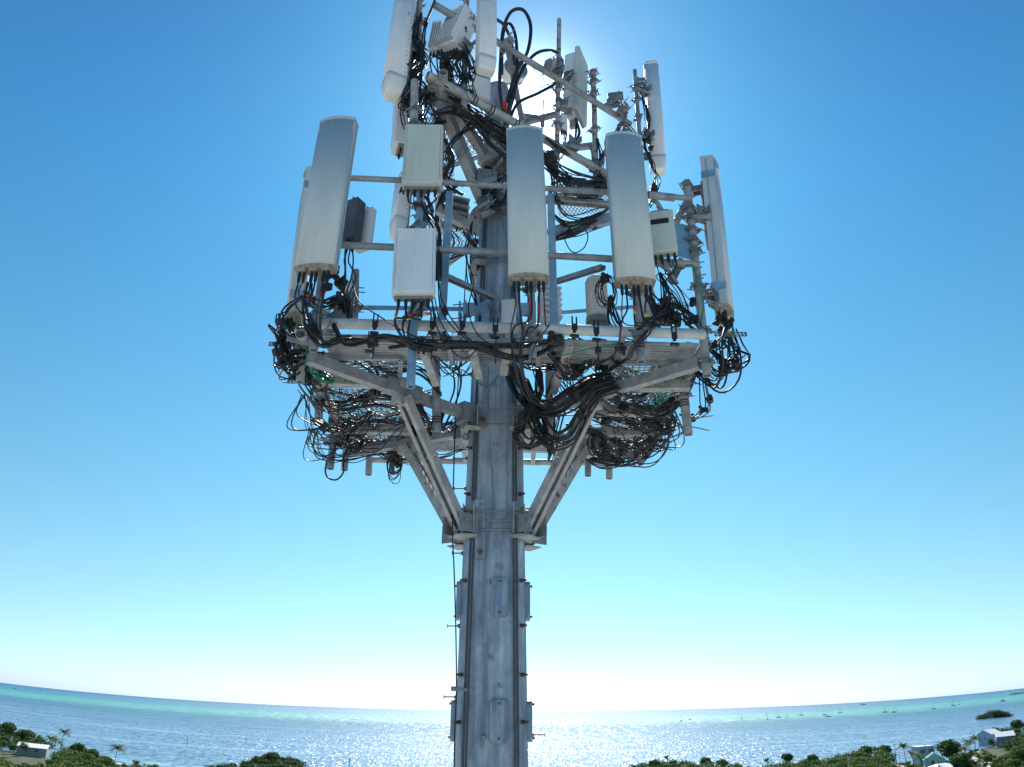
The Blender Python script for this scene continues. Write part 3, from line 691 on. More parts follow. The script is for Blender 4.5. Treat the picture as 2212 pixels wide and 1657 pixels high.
    # mount brackets
    if back:
        for h in (H * .14, H * .84):
            m = MB(); q = b + u_ * h - f * (d_ / 2 + .015)
            bs = (r, f, u_)
            m.box(q - f * .005, (w_ * .5, .02, .10), basis=bs); m.box(q - f * .07 + r * .05, (.014, .12, .09), basis=bs); m.box(q - f * .07 - r * .05, (.014, .12, .09), basis=bs)
            m.cyl(q - f * .05 - r * .10, q - f * .05 + r * .10, .010, n=6); m.cyl(q - f * .12 - r * .12, q - f * .12 + r * .12, .010, n=6); m.box(q - f * .135, (.16, .02, .10), basis=bs)
            m.build('mount_bracket', 'galv', root)
    starts = []
    if cols:
        rows = 2 if cols >= 3 else 1
        for i in range(cols):
            x = (i - (cols - 1) / 2) * w_ / (cols + .3)
            if style == 'round':
                m = MB(); q = b + r * x + f * d_ * .05; m.box(q - u_ * .012, (w_ * .20, d_ * .42, .026), basis=(r, f, u_)); o = m.build('port_block', 'conn', root)
                for j in (-1, 1):
                    qq = q + r * (j * w_ * .055); m = MB(); m.cyl(qq - u_ * .02, qq - u_ * .06, .017, n=9); m.cyl(qq - u_ * .055, qq - u_ * .15, .021, .017, n=9); m.build('plug', 'black', o); starts.append(qq - u_ * .14)
            else:
                qq = b + r * x * .9 - f * .01; m = MB(); m.cyl(qq - u_ * .0, qq - u_ * .05, .014, n=8); m.cyl(qq - u_ * .05, qq - u_ * .13, .02, .016, n=8); m.build('plug', 'black', root); starts.append(qq - u_ * .12)
    GEAR[key] = dict(root=root, starts=starts, b=b, t=t, r=r, f=f, u=u_, w=w_, d=d_, H=H)
    return root
g = 'tall curved panel antennas on the front and sides of the lower platform'
panel('A1', 'panel_antenna', 'tall grey curved panel antenna leftmost on the front face, leaning above the left corner', 'antenna', 680, 584, 732, 262, 6.25, 88, .19, -4, 'round', 'radome', g)
panel('A3', 'panel_antenna', 'tall pale grey curved panel antenna in front of the mast at the centre', 'antenna', 1142, 606, 1133, 283, 6.42, 88, .22, 0, 'round', 'radome2', g)
panel('A4', 'panel_antenna', 'tall pale grey curved panel antenna right of the mast with cables arching over its top', 'antenna', 1373, 614, 1346, 296, 6.5, 86, .22, 2, 'round', 'radome2', g)
panel('A2', 'panel_antenna', 'narrow edge-on grey panel antenna behind the left corner antenna', 'antenna', 633, 698, 672, 384, 7.05, 60, .20, -78, 'round', 'radome2', g, w_=.44)
panel('A5', 'panel_antenna', 'tall panel antenna seen edge-on at the far right with a blue line down its side', 'antenna', 1566, 682, 1534, 360, 7.15, 60, .22, 70, 'round', 'radome', g, w_=.46)
for k in ('A2', 'A5'):
    G = GEAR[k]; s_ = -1 if k == 'A5' else 1
    for h in (.86, .12):
        m = MB(); q = G['b'] + G['u'] * (G['H'] * h) + G['r'] * (s_ * 0); m.box(q - G['f'] * .03, (G['w'] + .03, G['d'] * .8, .10), basis=(G['r'], G['f'], G['u'])); m.build('band', 'galvb', G['root'])
# rear rails of the right hand antenna, seen from behind
G = GEAR['A5']
for k in (-.10, 0, .10):
    m = MB(); a_ = G['b'] - G['f'] * (G['d'] / 2 + .02) + G['r'] * k; m.beam(a_ + G['u'] * (G['H'] * .45), a_ + G['u'] * (G['H'] * .8), .035, .03); m.build('heat_rib', 'galvw', G['root'])
g2 = 'square flat panel radios on the left front'
panel('S1', 'square_panel', 'cream-white flat square panel radio, upper of the two left of the mast', 'antenna', 911, 404, 917, 277, 6.35, 86, .14, 3, 'box', 'cream', g2, cols=5, capmat='cream')
panel('S2', 'square_panel', 'bluish-white flat square panel radio, lower of the two left of the mast', 'antenna', 893, 640, 898, 500, 6.35, 93, .13, 3, 'box', 'white', g2, cols=5, capmat='whitew')
g3 = 'panel antennas on the upper triangular platform'
panel('T1', 'slim_antenna', 'long white slim antenna with rounded warm end cap at the top left edge', 'antenna', 848, 207, 884, -60, 7.0, 30, .30, -62, 'slim', 'white', g3, w_=.32, cols=0, ends=(.30, .2))
panel('T2', 'slim_antenna', 'long white slim antenna hanging in front beside the thick black cable loops', 'antenna', 1049, 157, 1053, -70, 6.9, 40, .22, 22, 'slim', 'white', g3, w_=.27, cols=0, ends=(.26, .2))
panel('T3', 'slim_antenna', 'short white slim antenna just above and left of the upper square panel', 'antenna', 862, 322, 868, 206, 7.6, 30, .20, -72, 'box', 'white', g3, w_=.30, cols=2, capmat='whitew')
panel('T4', 'slim_antenna', 'white slim antenna half hidden behind the lower square panel', 'antenna', 858, 512, 872, 385, 8.6, 30, .22, -62, 'slim', 'white', g3, w_=.28, cols=0, ends=(.3, .1))
panel('T5', 'slim_antenna', 'long thin white antenna standing alone at the upper right edge', 'antenna', 1424, 372, 1407, 141, 9.3, 26, .26, 80, 'slim', 'white', g3, w_=.26, cols=0, ends=(.30, .10))
panel('T6', 'flat_panel', 'pale flat panel seen from behind with a deep back box near the rusty pipe', 'antenna', 1253, 254, 1256, 122, 9.0, 20, .09, 66, 'box', 'cream', g3, w_=.52, cols=0, capmat='cream', back=False)
G = GEAR['T6']; q = G['b'] - G['f'] * (.045 + .11)
m = MB(); m.loft([sect(q, G['r'], G['f'], G['u'], rrect(.40, .22, .03), h, s_, s_) for h, s_ in ((.12, .94), (.15, 1), (G['H'] - .1, 1), (G['H'] - .06, .93))]); m.build('back_box', 'white', G['root'])
for k in (-1, 1): m = MB(); m.box(q + G['r'] * k * .15 + G['u'] * .06 - G['f'] * .02, (.06, .14, .22), basis=(G['r'], G['f'], G['u'])); m.build('radio_foot', 'galvw', G['root'])
G = GEAR['T3']; q = G['b'] - G['f'] * .17
m = MB()
for k in range(5): m.box(q + G['r'] * (-.1 + .05 * k) - G['u'] * .08, (.02, .16, .26), basis=(G['r'], G['f'], G['u']))
m.box(q + G['f'] * .02 - G['u'] * .08, (.26, .06, .24), basis=(G['r'], G['f'], G['u'])); m.build('finned_base', 'galvw', G['root'])

# ------------------------------------------------------------------ radio units
def radio(name, label, cat, u, v, Y, wu, hu, d_, yaw, mat, fins=8, finmat=None, ports=4, tilt=0, group=None, horiz=False, front=False):
    b = P(u, v + hu / 2, Y); t = P(u, v - hu / 2, Y); H = (t - b).length; w_ = (P(u + wu / 2, v, Y) - P(u - wu / 2, v, Y)).length
    t = b + Vector((math.sin(R(tilt)), 0, math.cos(R(tilt)))) * H
    r, f, u_ = frame_of(b, t, yaw); root = thing(name, label, cat, b, group); bs = (r, f, u_)
    m = MB(); m.box(b + u_ * H / 2, (w_, d_ * .7, H), basis=bs); o = m.build('housing', mat, root); bevel(o, min(.02, w_ * .08))
    if fins:
        m = MB(); s_ = 1 if front else -1
        for i in range(fins):
            if horiz: m.box(b + u_ * (H * (.06 + .88 * i / (fins - 1))) + f * (s_ * d_ * .46), (w_ * .98, d_ * .24, H / fins * .35), basis=bs)
            else: m.box(b + u_ * H / 2 + r * (w_ * (-.45 + .9 * i / (fins - 1))) + f * (s_ * d_ * .46), (w_ / fins * .3, d_ * .24, H * .94), basis=bs)
        m.build('cooling_fins', finmat or mat, root)
    m = MB()
    for k in (-1, 1): m.beam(b + r * (k * w_ * .3) + u_ * (H + .005), b + r * (k * w_ * .3) + u_ * (H + .04), .015, .015)
    m.beam(b - r * (w_ * .33) + u_ * (H + .045), b + r * (w_ * .33) + u_ * (H + .045), .015, .015); m.build('handle', finmat or 'galv', root)
    st = []
    for i in range(ports):
        q = b + r * (w_ * (-.36 + .72 * i / max(1, ports - 1))); m = MB(); m.cyl(q + u_ * .0, q - u_ * .04, .016, n=8); m.cyl(q - u_ * .04, q - u_ * .11, .020, .015, n=8); m.build('plug', 'black', root); st.append(q - u_ * .1)
    GEAR[label] = dict(root=root, starts=st, b=b, r=r, f=f, u=u_, w=w_, H=H, d=d_)
    return GEAR[label]
gr = 'radio units bolted to the mount pipes'
RA = radio('radio_unit', 'large white ribbed radio between the two uppermost slim antennas', 'radio', 974, 72, 7.2, 46, 74, .40, -32, 'white', 9, 'white', 5, 14, gr, front=True)
RB = radio('radio_unit', 'narrow white radio tucked left of the large ribbed radio', 'radio', 938, 84, 7.25, 22, 58, .2, -10, 'white', 5, 'white', 3, 4, gr, front=True)
RC = radio('radio_unit', 'rounded pale box below the hanging slim antenna', 'radio', 1038, 190, 7.9, 36, 52, .25, 30, 'white', 0, None, 3, 0, gr)
RD = radio('radio_unit', 'charcoal finned radio behind the leftmost curved antenna', 'radio', 756, 480, 6.8, 30, 84, .30, 62, 'dark', 12, 'dark', 4, 0, gr)
RE = radio('radio_cover', 'white shell cover on the back of the charcoal radio', 'radio', 784, 498, 6.95, 16, 84, .3, 62, 'white', 0, None, 0, 0, gr)
RF = radio('radio_unit', 'cream radio with a black slot beside the right front antenna', 'radio', 1436, 506, 6.75, 56, 88, .2, -14, 'cream', 8, 'galvd', 4, 0, gr)
G = RF; m = MB(); m.box(G['b'] + G['u'] * (G['H'] * .72) + G['f'] * (G['d'] * .35 + .002) - G['r'] * .02, (G['w'] * .72, .012, .07), basis=(G['r'], G['f'], G['u'])); m.build('slot', 'black', G['root'])
m = MB(); m.box(P(1474, 520, 6.95), (.02, .30, .52), yaw=R(-70)); tag(m.build('mounting_plate', 'galvb'), 'flat grey-blue bracket plate between the slotted cream radio and the clamp pipe', 'bracket')
RG = radio('radio_unit', 'dark slatted radio behind the diagonal beams left of the mast', 'radio', 987, 462, 9.6, 44, 54, .25, 20, 'dark', 4, 'galvd', 3, 0, gr, horiz=True, front=True)
RH = radio('radio_unit', 'tall stack of white horizontal fins just right of the centre antenna base', 'radio', 1186, 668, 7.6, 42, 70, .35, 12, 'white', 6, 'white', 3, 0, gr, horiz=True, front=True)
RI = radio('radio_unit', 'small white box on the mast left of the centre antenna plugs', 'radio', 1099, 676, 7.7, 30, 50, .16, -8, 'white', 0, None, 2, 0, gr)
RJ = radio('radio_unit', 'small pale box hung on the rusty pipe below the flat panel', 'radio', 1218, 266, 8.5, 15, 32, .12, 20, 'white', 3, 'galv', 3, 0, gr)
RK = radio('radio_unit', 'pale radio under the platform beside the lower right pipe', 'radio', 1226, 778, 8.4, 30, 50, .18, 10, 'white', 3, 'white', 4, 0, gr)
RL = radio('radio_unit', 'pale radio under the left walkway with plugs hanging down', 'radio', 985, 745, 8.9, 34, 34, .18, -10, 'white', 3, 'white', 4, 0, gr)
RM = radio('junction_box', 'dull greenish box under the left part of the platform', 'box', 968, 748, 9.3, 34, 22, .2, 0, 'galvw', 0, None, 4, 0, None)
RN = radio('radio_unit', 'dark radio hidden in the cables under the right walkway', 'radio', 1300, 762, 7.9, 40, 44, .2, 10, 'dark', 6, 'dark', 5, 0, gr)
RO = radio('radio_unit', 'grey-white canister below the right end of the front rail', 'radio', 1497, 770, 7.6, 26, 44, .2, 20, 'white', 0, None, 2, 0, gr)
RP = radio('radio_unit', 'pale radio behind the right antennas above the rail', 'radio', 1402, 660, 7.3, 30, 56, .2, 10, 'white', 5, 'white', 3, 0, gr)
RQ = radio('radio_unit', 'pale radio behind the left corner antenna plugs', 'radio', 742, 640, 7.2, 26, 50, .2, 10, 'white', 5, 'galv', 3, 0, gr)
# ribbed canister
b = P(1291, 690, 7.3); t = P(1287, 606, 7.3); H = (t - b).length; rr = .125
root = thing('ribbed_canister', 'ribbed pale cylindrical canister standing behind the front rail on the right', 'antenna', b)
m = MB(); ax = (t - b).normalized(); m.cyl(b, t, rr, rr * .97, n=28)
for i in range(11): m.cyl(b + ax * (H * (.05 + .085 * i)), b + ax * (H * (.05 + .085 * i) + .022), rr + .012, rr + .010, n=28)
m.cyl(t - ax * .002, t + ax * .03, rr * .97, rr * .7, n=28); m.build('ribbed_shell', 'whitew', root)
m = MB(); m.cyl(b - ax * .08, b - ax * .001, rr + .02, n=20); m.box(b - ax * .10, (.22, .16, .10)); m.build('base', 'galvd', root)
for i in range(7): m = MB(); q = b - ax * .15 + Vector((-.09 + .03 * i, -.03 * (i % 2), 0)); m.cyl(q, q - ax * .08, .013, n=7); m.build('plug', 'black', root)
# microwave drum
c = P(1110, 156, 9.6); root = thing('microwave_dish', 'round shrouded white dish behind the thick black cable loops near the sun', 'dish', c - Vector((0, 0, .3)))
d_ = Vector((.35, -.9, -.1)).normalized(); m = MB(); m.cyl(c + d_ * .12, c - d_ * .12, .25, n=32); m.cyl(c - d_ * .121, c - d_ * .30, .23, .07, n=32); m.build('drum', 'whitew', root)
m = MB(); a = d_.orthogonal().normalized(); bb = d_.cross(a); secs = [[c + d_ * (.121 + .06 * (1 - k * k)) + (a * math.cos(2 * math.pi * i / 28) + bb * math.sin(2 * math.pi * i / 28)) * max(.004, .245 * k) for i in range(28)] for k in (1, .85, .6, .3, .02)]
m.loft(secs, True, True); m.build('dish_cover', 'galvd', root)
m = MB(); m.beam(c - d_ * .3, c - d_ * .3 + Vector((-.3, .05, -.1)), .08, .08); m.box(c - d_ * .3 + Vector((-.32, .05, -.12)), (.12, .1, .25)); m.build('dish_mount', 'galv', root)

# ------------------------------------------------------------------ mount pipes
PIPES = []
def mpipe(label, ub, vb, ut, vt, Y, r_, mat='galv', clamps=(), bands=(), Y2=None, group='vertical mount pipes for the antennas'):
    b, t = P(ub, vb, Y), P(ut, vt, Y2 or Y)
    root = thing('mount_pipe', label, 'pipe', b, group)
    m = MB(); m.cyl(b, t, r_, n=20, hollow=.008); m.build('tube', mat, root)
    L_ = (t - b); ax = L_.normalized()
    for k in clamps: m = MB(); pclamp(m, b + L_ * k, ax, r_); m.build('clamp', 'galvd', root)
    for k in bands:
        m = MB()
        for j in range(3): q = b + L_ * k + ax * (j * .035); m.cyl(q, q + ax * .014, r_ + .006, n=14)
        m.build('strap', 'blackm', root)
mpipe('pipe behind the leftmost curved antenna with its open end below the left rail', 677, 757, 735, 300, 6.50, .050, clamps=(.15, .45, .8))
mpipe('pipe carrying both square panels, its open end at the left brace head', 887, 836, 915, 300, 6.55, .046, 'galvb', clamps=(.25, .32, .6, .68), bands=(.9,))
mpipe('pipe under the centre curved antenna ending below the front rail', 1151, 776, 1137, 300, 6.62, .044, 'galv', clamps=(.1, .28, .62))
mpipe('pipe under the right-hand front antenna ending below the front rail', 1385, 782, 1350, 310, 6.72, .048, 'galv', clamps=(.1, .28, .66), bands=(.05, .12))
mpipe('clamp-covered pipe beside the far right antenna', 1528, 812, 1483, 392, 6.98, .050, 'galvw', clamps=(.06, .2, .42, .60, .66, .72, .78, .84, .97), bands=())
mpipe('grey pipe with black straps left of the mast below the platform', 944, 937, 940, 688, 8.0, .055, 'galv', bands=(.08, .45, .9), clamps=(.75,))
mpipe('pale pipe with black straps right of the mast below the platform', 1186, 942, 1186, 760, 8.0, .048, 'galvw', bands=(.2, .32, .8))
mpipe('short open pipe hanging at the left edge under the corner', 648, 826, 655, 720, 7.1, .05, 'galvw', clamps=(.6,))
mpipe('short open pipe hanging at the left edge beside the second walkway beam', 688, 904, 692, 800, 8.4, .055, 'galvw', clamps=(.6,))
mpipe('long bare pipe hanging at the lower left corner', 713, 1013, 723, 930, 9.9, .055, clamps=(.8,))
mpipe('bare pipe next to the long one at the lower left corner', 744, 1016, 748, 960, 10.4, .052, clamps=(.9,))
mpipe('bare pipe hanging from the rear rail at left', 796, 1026, 798, 975, 10.9, .055, 'galvw', clamps=(.95,))
mpipe('thin bare pipe above the hanging wire coil', 846, 1022, 850, 930, 10.3, .045, 'galv', clamps=(.4, .9))
mpipe('long bare pipe with black straps at the right side', 1487, 939, 1470, 800, 7.9, .056, 'galvw', clamps=(.6, .85), bands=(.42,))
mpipe('bare pipe hanging at the lower right of the cable mass', 1384, 1003, 1382, 900, 10.0, .052, 'galv', clamps=(.75,))
mpipe('short pipe hanging from the rear rail right of the mast', 1270, 1028, 1270, 900, 10.4, .05, 'galv', clamps=(.8,))
mpipe('short stout pipe hanging from the rear right rail', 1316, 1034, 1316, 985, 10.9, .055, 'galvw', clamps=(.95,))
mpipe('angled pale pipe at the bottom right of the platform', 1425, 950, 1408, 880, 9.2, .05, 'galvw', clamps=(.8,))
mpipe('open pipe stub beside the right walkway', 1520, 795, 1522, 730, 7.25, .058, 'galv', clamps=(.7,))
mpipe('short pipe in the middle of the right cable tangle', 1335, 880, 1330, 820, 8.2, .05, 'galv', clamps=(.9,))
mpipe('rusty bare pipe standing tall against the sun glare', 1203, 335, 1208, 42, 8.35, .040, 'rustpipe', clamps=(.2, .45, .62), bands=(.35,))
mpipe('clamped pale pipe right of the flat panel', 1288, 425, 1281, 152, 8.85, .048, 'rustpipe', clamps=(.12, .5, .8, .9, .98))
mpipe('slim pipe left of the lone thin white antenna', 1385, 345, 1371, 152, 9.2, .038, 'galv', clamps=(.45, .65, .8))
mpipe('short pipe above the right front antenna', 1350, 300, 1346, 248, 9.6, .036, 'galv', clamps=(.3,))
mpipe('open pipe with a taped joint in the top left cluster', 905, 130, 906, 8, 7.1, .045, 'rustpipe', clamps=(.2, .7), bands=(.6,))
mpipe('short wide open pipe in front of the diagonal beam head', 893, 295, 896, 176, 6.95, .058, 'galvw', clamps=(.2, .45))
mpipe('pipe behind the large ribbed radio', 1002, 240, 1008, -30, 7.25, .045, 'rustpipe', clamps=(.15, .5, .72, .9), bands=(.4,))
mpipe('pipe under the left slim antennas behind the square panels', 912, 500, 905, 215, 7.9, .058, 'galvb', clamps=(.1, .5), bands=(.3, .4))
mpipe('left pipe of the top cluster running down beside the long white antenna', 884, 250, 905, -20, 7.3, .045, 'galv', clamps=(.3, .6, .85))
mpipe('lower left pipe on the side face with two thin bolts', 765, 690, 768, 585, 7.4, .05, 'galv', clamps=(.25,))
mpipe('slanted pipe between the right antennas above the rail', 1404, 705, 1404, 630, 7.6, .062, 'galvw', clamps=(.4,))
mpipe('bluish pipe above the left brace', 936, 810, 938, 700, 7.8, .05, 'galv', clamps=(.3,))
# open pipe stubs lying across, seen end-on
for lab, a, b_, r_ in (('open pipe stub pointing left above the diagonal beam', (926, 168, 6.95), (985, 200, 7.25), .075),
                     ('horizontal pipe stub right of the slotted cream radio', (1400, 566, 6.85), (1478, 571, 6.95), .055),
                     ('slanting clamp pipe near the top of the far right antenna', (1450, 500, 7.1), (1492, 420, 7.0), .045),
                     ('open square-cut stub under the left walkway', (838, 770, 7.9), (880, 790, 8.2), .07),
                     ('horizontal pipe stub at the right end of the upper hand rail', (1400, 421, 6.8), (1456, 427, 6.88), .05)):
    m = MB(); m.cyl(P(*a), P(*b_), r_, n=20, hollow=.009); tag(m.build('pipe_stub', 'galvw'), lab, 'pipe')
# perforated straps
def strap(lab, a, b_, n):
    a, b_ = P(*a), P(*b_); m = MB(); r_ = (b_ - a).normalized(); hgt = .055; L_ = (b_ - a).length
    up_ = Vector((0, 0, 1))
    for k in (-1, 1): m.beam(a + up_ * k * hgt * .42, b_ + up_ * k * hgt * .42, .012, .010)
    for i in range(n + 1): q = a + r_ * (L_ * i / n); m.beam(q - up_ * hgt * .42, q + up_ * hgt * .42, .016, .012, (0, 1, 0))
    for i in range(n):
        q0 = a + r_ * (L_ * i / n); q1 = a + r_ * (L_ * (i + 1) / n); m.beam(q0 - up_ * .018, q1 + up_ * .018, .008, .010)
    tag(m.build('perforated_strap', 'galvd'), lab, 'bracket')
strap('perforated metal strap sticking out past the far right antenna base', (1545, 722, 7.0), (1612, 722, 7.0), 8)
strap('perforated metal strap sticking out left of the corner cables', (582, 743, 7.0), (650, 744, 7.1), 9)
strap('perforated metal strap lower on the left side below the other one', (622, 824, 7.9), (690, 825, 8.0), 8)
strap('small perforated strap near the lower left corner', (692, 949, 9.5), (740, 949, 9.6), 7)
# thin threaded rods / long bolts that stick out everywhere
def rods(lab, lst):
    for (u0, v0, u1, v1, Y) in lst: m = MB(); m.cyl(P(u0, v0, Y), P(u1, v1, Y + .03), .0085, n=6); tag(m.build('long_bolt', 'galvd'), lab, 'bolt', lab)
rods('one of a row of thin bolts on the clamp pipe beside the far right antenna', [(1495, 532, 1510, 528, 6.9), (1500, 548, 1518, 543, 6.9), (1496, 556, 1512, 551, 6.9), (1500, 570, 1521, 565, 6.9), (1500, 581, 1516, 577, 6.9), (1504, 597, 1525, 592, 6.9), (1500, 605, 1520, 600, 6.9), (1508, 619, 1530, 614, 6.9), (1466, 458, 1484, 456, 6.9), (1462, 473, 1480, 472, 6.9)])
rods('one of two long thin bolts sticking out right of the left corner cables', [(770, 621, 786, 622, 7.2), (766, 630, 789, 632, 7.2)])
rods('thin long bolt crossing one of the rusty pipe clamps', [(1165, 190, 1200, 176, 8.3), (1165, 260, 1196, 247, 8.3), (1170, 152, 1215, 150, 8.3), (1180, 258, 1212, 252, 8.3)])
rods('thin long bolt sticking out of the lower left rail clamp', [(676, 947, 715, 955, 9.2), (676, 955, 712, 962, 9.2)])
rods('thin long bolt sticking out of the right strapped pipe', [(1490, 905, 1540, 898, 7.9), (1486, 920, 1532, 930, 7.9), (1495, 800, 1520, 798, 7.8), (1478, 790, 1500, 790, 7.8)])
rods('thin long bolt at the open pipe in the top left cluster', [(876, 20, 902, 28, 7.05), (886, 10, 902, 26, 7.05), (872, 218, 900, 226, 7.0), (870, 230, 896, 236, 7.0)])

# ------------------------------------------------------------------ brackets, boxes and clamp hardware that crowd the upper tier
M['hard'] = steel_mat('clamp_steel', (.07, .08, .09), (.20, .215, .23), .3, .5, rust=.1)
def hardware(lab, u, v, Y, s_, seed, mat='hard', n=7, name='bracket_assembly'):
    s_ *= .58
    g_ = random.Random(seed); c = P(u, v, Y); root = thing(name, lab, 'bracket', c - Vector((0, 0, .1)))
    m = MB(); ya = g_.uniform(-.8, .8)
    m.box(c, (.20 * s_, .10 * s_, .16 * s_), yaw=ya); m.box(c + Vector((.03, -.09, .06)) * s_, (.26 * s_, .012, .20 * s_), yaw=ya + .2); m.build('clamp_body', mat, root)
    m = MB(); m.box(c + Vector((-.02, -.12, -.08)) * s_, (.34 * s_, .014, .07 * s_), yaw=ya - .3); m.box(c + Vector((.12, -.02, .12)) * s_, (.014, .20 * s_, .14 * s_), yaw=ya); m.build('plate', 'galv', root)
    for i in range(n):
        q = c + Vector((g_.uniform(-.14, .14), g_.uniform(-.15, .05), g_.uniform(-.12, .14))) * s_; d = Vector((g_.uniform(-1, 1), -g_.uniform(.2, 1), g_.uniform(-.4, .4))).normalized()
        m = MB(); m.cyl(q - d * .06 * s_, q + d * .13 * s_, .0085, n=6); m.cyl(q + d * .03, q + d * .045, .017, n=6); m.build('bolt', 'galvd', root)
for i, (lab, u, v, Y, s_) in enumerate((
    ('clamp hardware on the back of the long white top-left antenna, upper one', 878, 45, 7.05, 1.3), ('clamp hardware on the back of the long white top-left antenna, lower one', 872, 125, 7.05, 1.1),
    ('bolted bracket cluster right of the ribbed radio at its pipe', 1012, 50, 7.2, 1.1), ('bolted bracket cluster below the ribbed radio on its pipe', 1008, 105, 7.2, 1.2), ('bracket cluster at the joint of the open pipes in the top cluster', 898, 112, 7.1, 1.4),
    ('clamp hardware where the front face pipe meets the diagonal beam', 985, 200, 7.2, 1.2), ('clamp hardware behind the small box on the rusty pipe', 1212, 232, 8.45, 1.3), ('bracket joining the top rail to the rusty pipe', 1200, 150, 8.2, 1.5),
    ('tilting bracket between the rusty pipe and the flat panel', 1226, 168, 8.7, 1.2), ('square clamp block where the top rails cross on the right', 1325, 222, 8.9, 1.8), ('bracket behind the lone white antenna, upper one', 1390, 200, 9.2, 1.4), ('bracket behind the lone white antenna, lower one', 1397, 300, 9.2, 1.4),
    ('rusty jumbled bracket on the mast head left of the centre antenna', 1048, 395, 8.0, 1.9), ('dark block above the mast flange', 1075, 365, 8.1, 2.0), ('clamp hardware at the mast head behind the hand rail', 1045, 445, 8.0, 1.4), ('bolted plates where the front face pipe ends right of the centre antenna', 1235, 318, 8.3, 1.5),
    ('clamp hardware between the harness and the pale pipe', 1285, 365, 8.7, 1.5), ('dark clamp above the deck pipe behind the yellow strap', 1190, 345, 8.2, 1.4), ('clamp hardware joining the far right antenna to the clamp pipe at its top', 1513, 470, 7.0, 1.3), ('clamp hardware joining the far right antenna to the clamp pipe at its foot', 1543, 655, 7.0, 1.3),
    ('bracket cluster behind the right front antenna above the rail', 1432, 690, 7.1, 1.5), ('bracket cluster on the leftmost pipe at the front rail', 716, 705, 6.7, 1.5), ('bracket cluster between the left antennas below their plugs', 742, 660, 6.8, 1.4), ('bracket under the lower square panel on its pipe', 900, 668, 6.5, 1.2),
    ('saddle bracket at the joint of left rail and arm beam', 655, 735, 6.95, 1.4), ('bracket on the left rail at the first walkway beam', 690, 805, 7.7, 1.4), ('bracket on the left rail at the second walkway beam', 725, 915, 9.2, 1.5), ('bracket on the right rail at its strapped pipe', 1475, 815, 7.7, 1.5), ('bracket on the rear rail above the short hanging pipe', 797, 972, 10.6, 1.3), ('bracket on the rear rail right of the mast', 1270, 975, 10.4, 1.3))):
    hardware(lab, u, v, Y, s_, 100 + i, 'hard' if i % 3 else 'galvd')
m = MB(); strapc = P(1070, 425, 8.25); m.cyl(strapc + Vector((0, .06, 0)), strapc + Vector((0, .10, 0)), .17, n=26); tag(m.build('cover_disc', 'galvd'), 'round grey cover disc behind the cable loop at the mast head', 'cover')
strap('perforated metal strap left of the diagonal beam behind the cream panel', (958, 378, 8.6), (1000, 402, 8.9), 6)
# ------------------------------------------------------------------ cables
rc = random.Random(11)
def strands(path, n, r_, spread, par, name='strand', mat='black', freq=.9, seed=0, seg=6, taper=True):
    g_ = random.Random(seed * 7 + n)
    L_ = len(path)
    for i in range(n):
        a0 = g_.uniform(0, 6.28); rad = spread * (math.sqrt(g_.random()) if n > 1 else 0); ph = g_.uniform(0, 50); out = []
        for k, p in enumerate(path):
            t = path[min(k + 1, L_ - 1)] - path[max(k - 1, 0)]; t.normalize()
            a = t.cross(Vector((0, 0, 1)));
            if a.length < .1: a = t.cross(Vector((0, 1, 0)))
            a.normalize(); b = t.cross(a); s_ = k / L_
            w_ = rad * (1 if not taper else (.55 + .9 * math.sin(math.pi * min(1, max(0, s_)))))
            ang = a0 + math.sin(s_ * 4 * freq + ph) * .8
            wob = Vector((math.sin(k * .23 + ph), math.sin(k * .19 + ph * 2), math.sin(k * .27 + ph * 3))) * (spread * .18 if n > 1 else .0)
            out.append(p + a * (w_ * math.cos(ang)) + b * (w_ * math.sin(ang)) + wob)
        m = MB(); m.tube(out, r_ * .88 * g_.uniform(.8, 1.15), seg)
        yield m
def tie(par, path, k, r_, mat='blackm'):
    k = max(1, min(len(path) - 2, k)); t = (path[k + 1] - path[k - 1]).normalized(); p = path[k]
    m = MB(); m.cyl(p - t * .03, p + t * .03, r_, r_ * .95, n=9); m.box(p + Vector((0, -r_, r_ * .5)), (.03, .03, .05), yaw=.4); m.build('tie', mat, par)
BN = 0
def bundle(label, pts, n, r_=.011, spread=.03, ties=2, mat='black', step=.06, name='cable_bundle', cat='cables'):
    global BN
    BN += 1
    path = spline(pts, step)
    if n == 1:
        m = MB(); m.tube(path, r_, 8); return tag(m.build('cable', mat), label, 'cable')
    root = thing(name, label, cat, path[0], 'black cable bundles on the tower')
    for m in strands(path, n, r_, spread, root, seed=BN): m.build('strand', mat, root)
    for j in range(ties): tie(root, path, int(len(path) * (j + .7) / (ties + .4)), spread * .85 + r_ * 1.2)
    return root
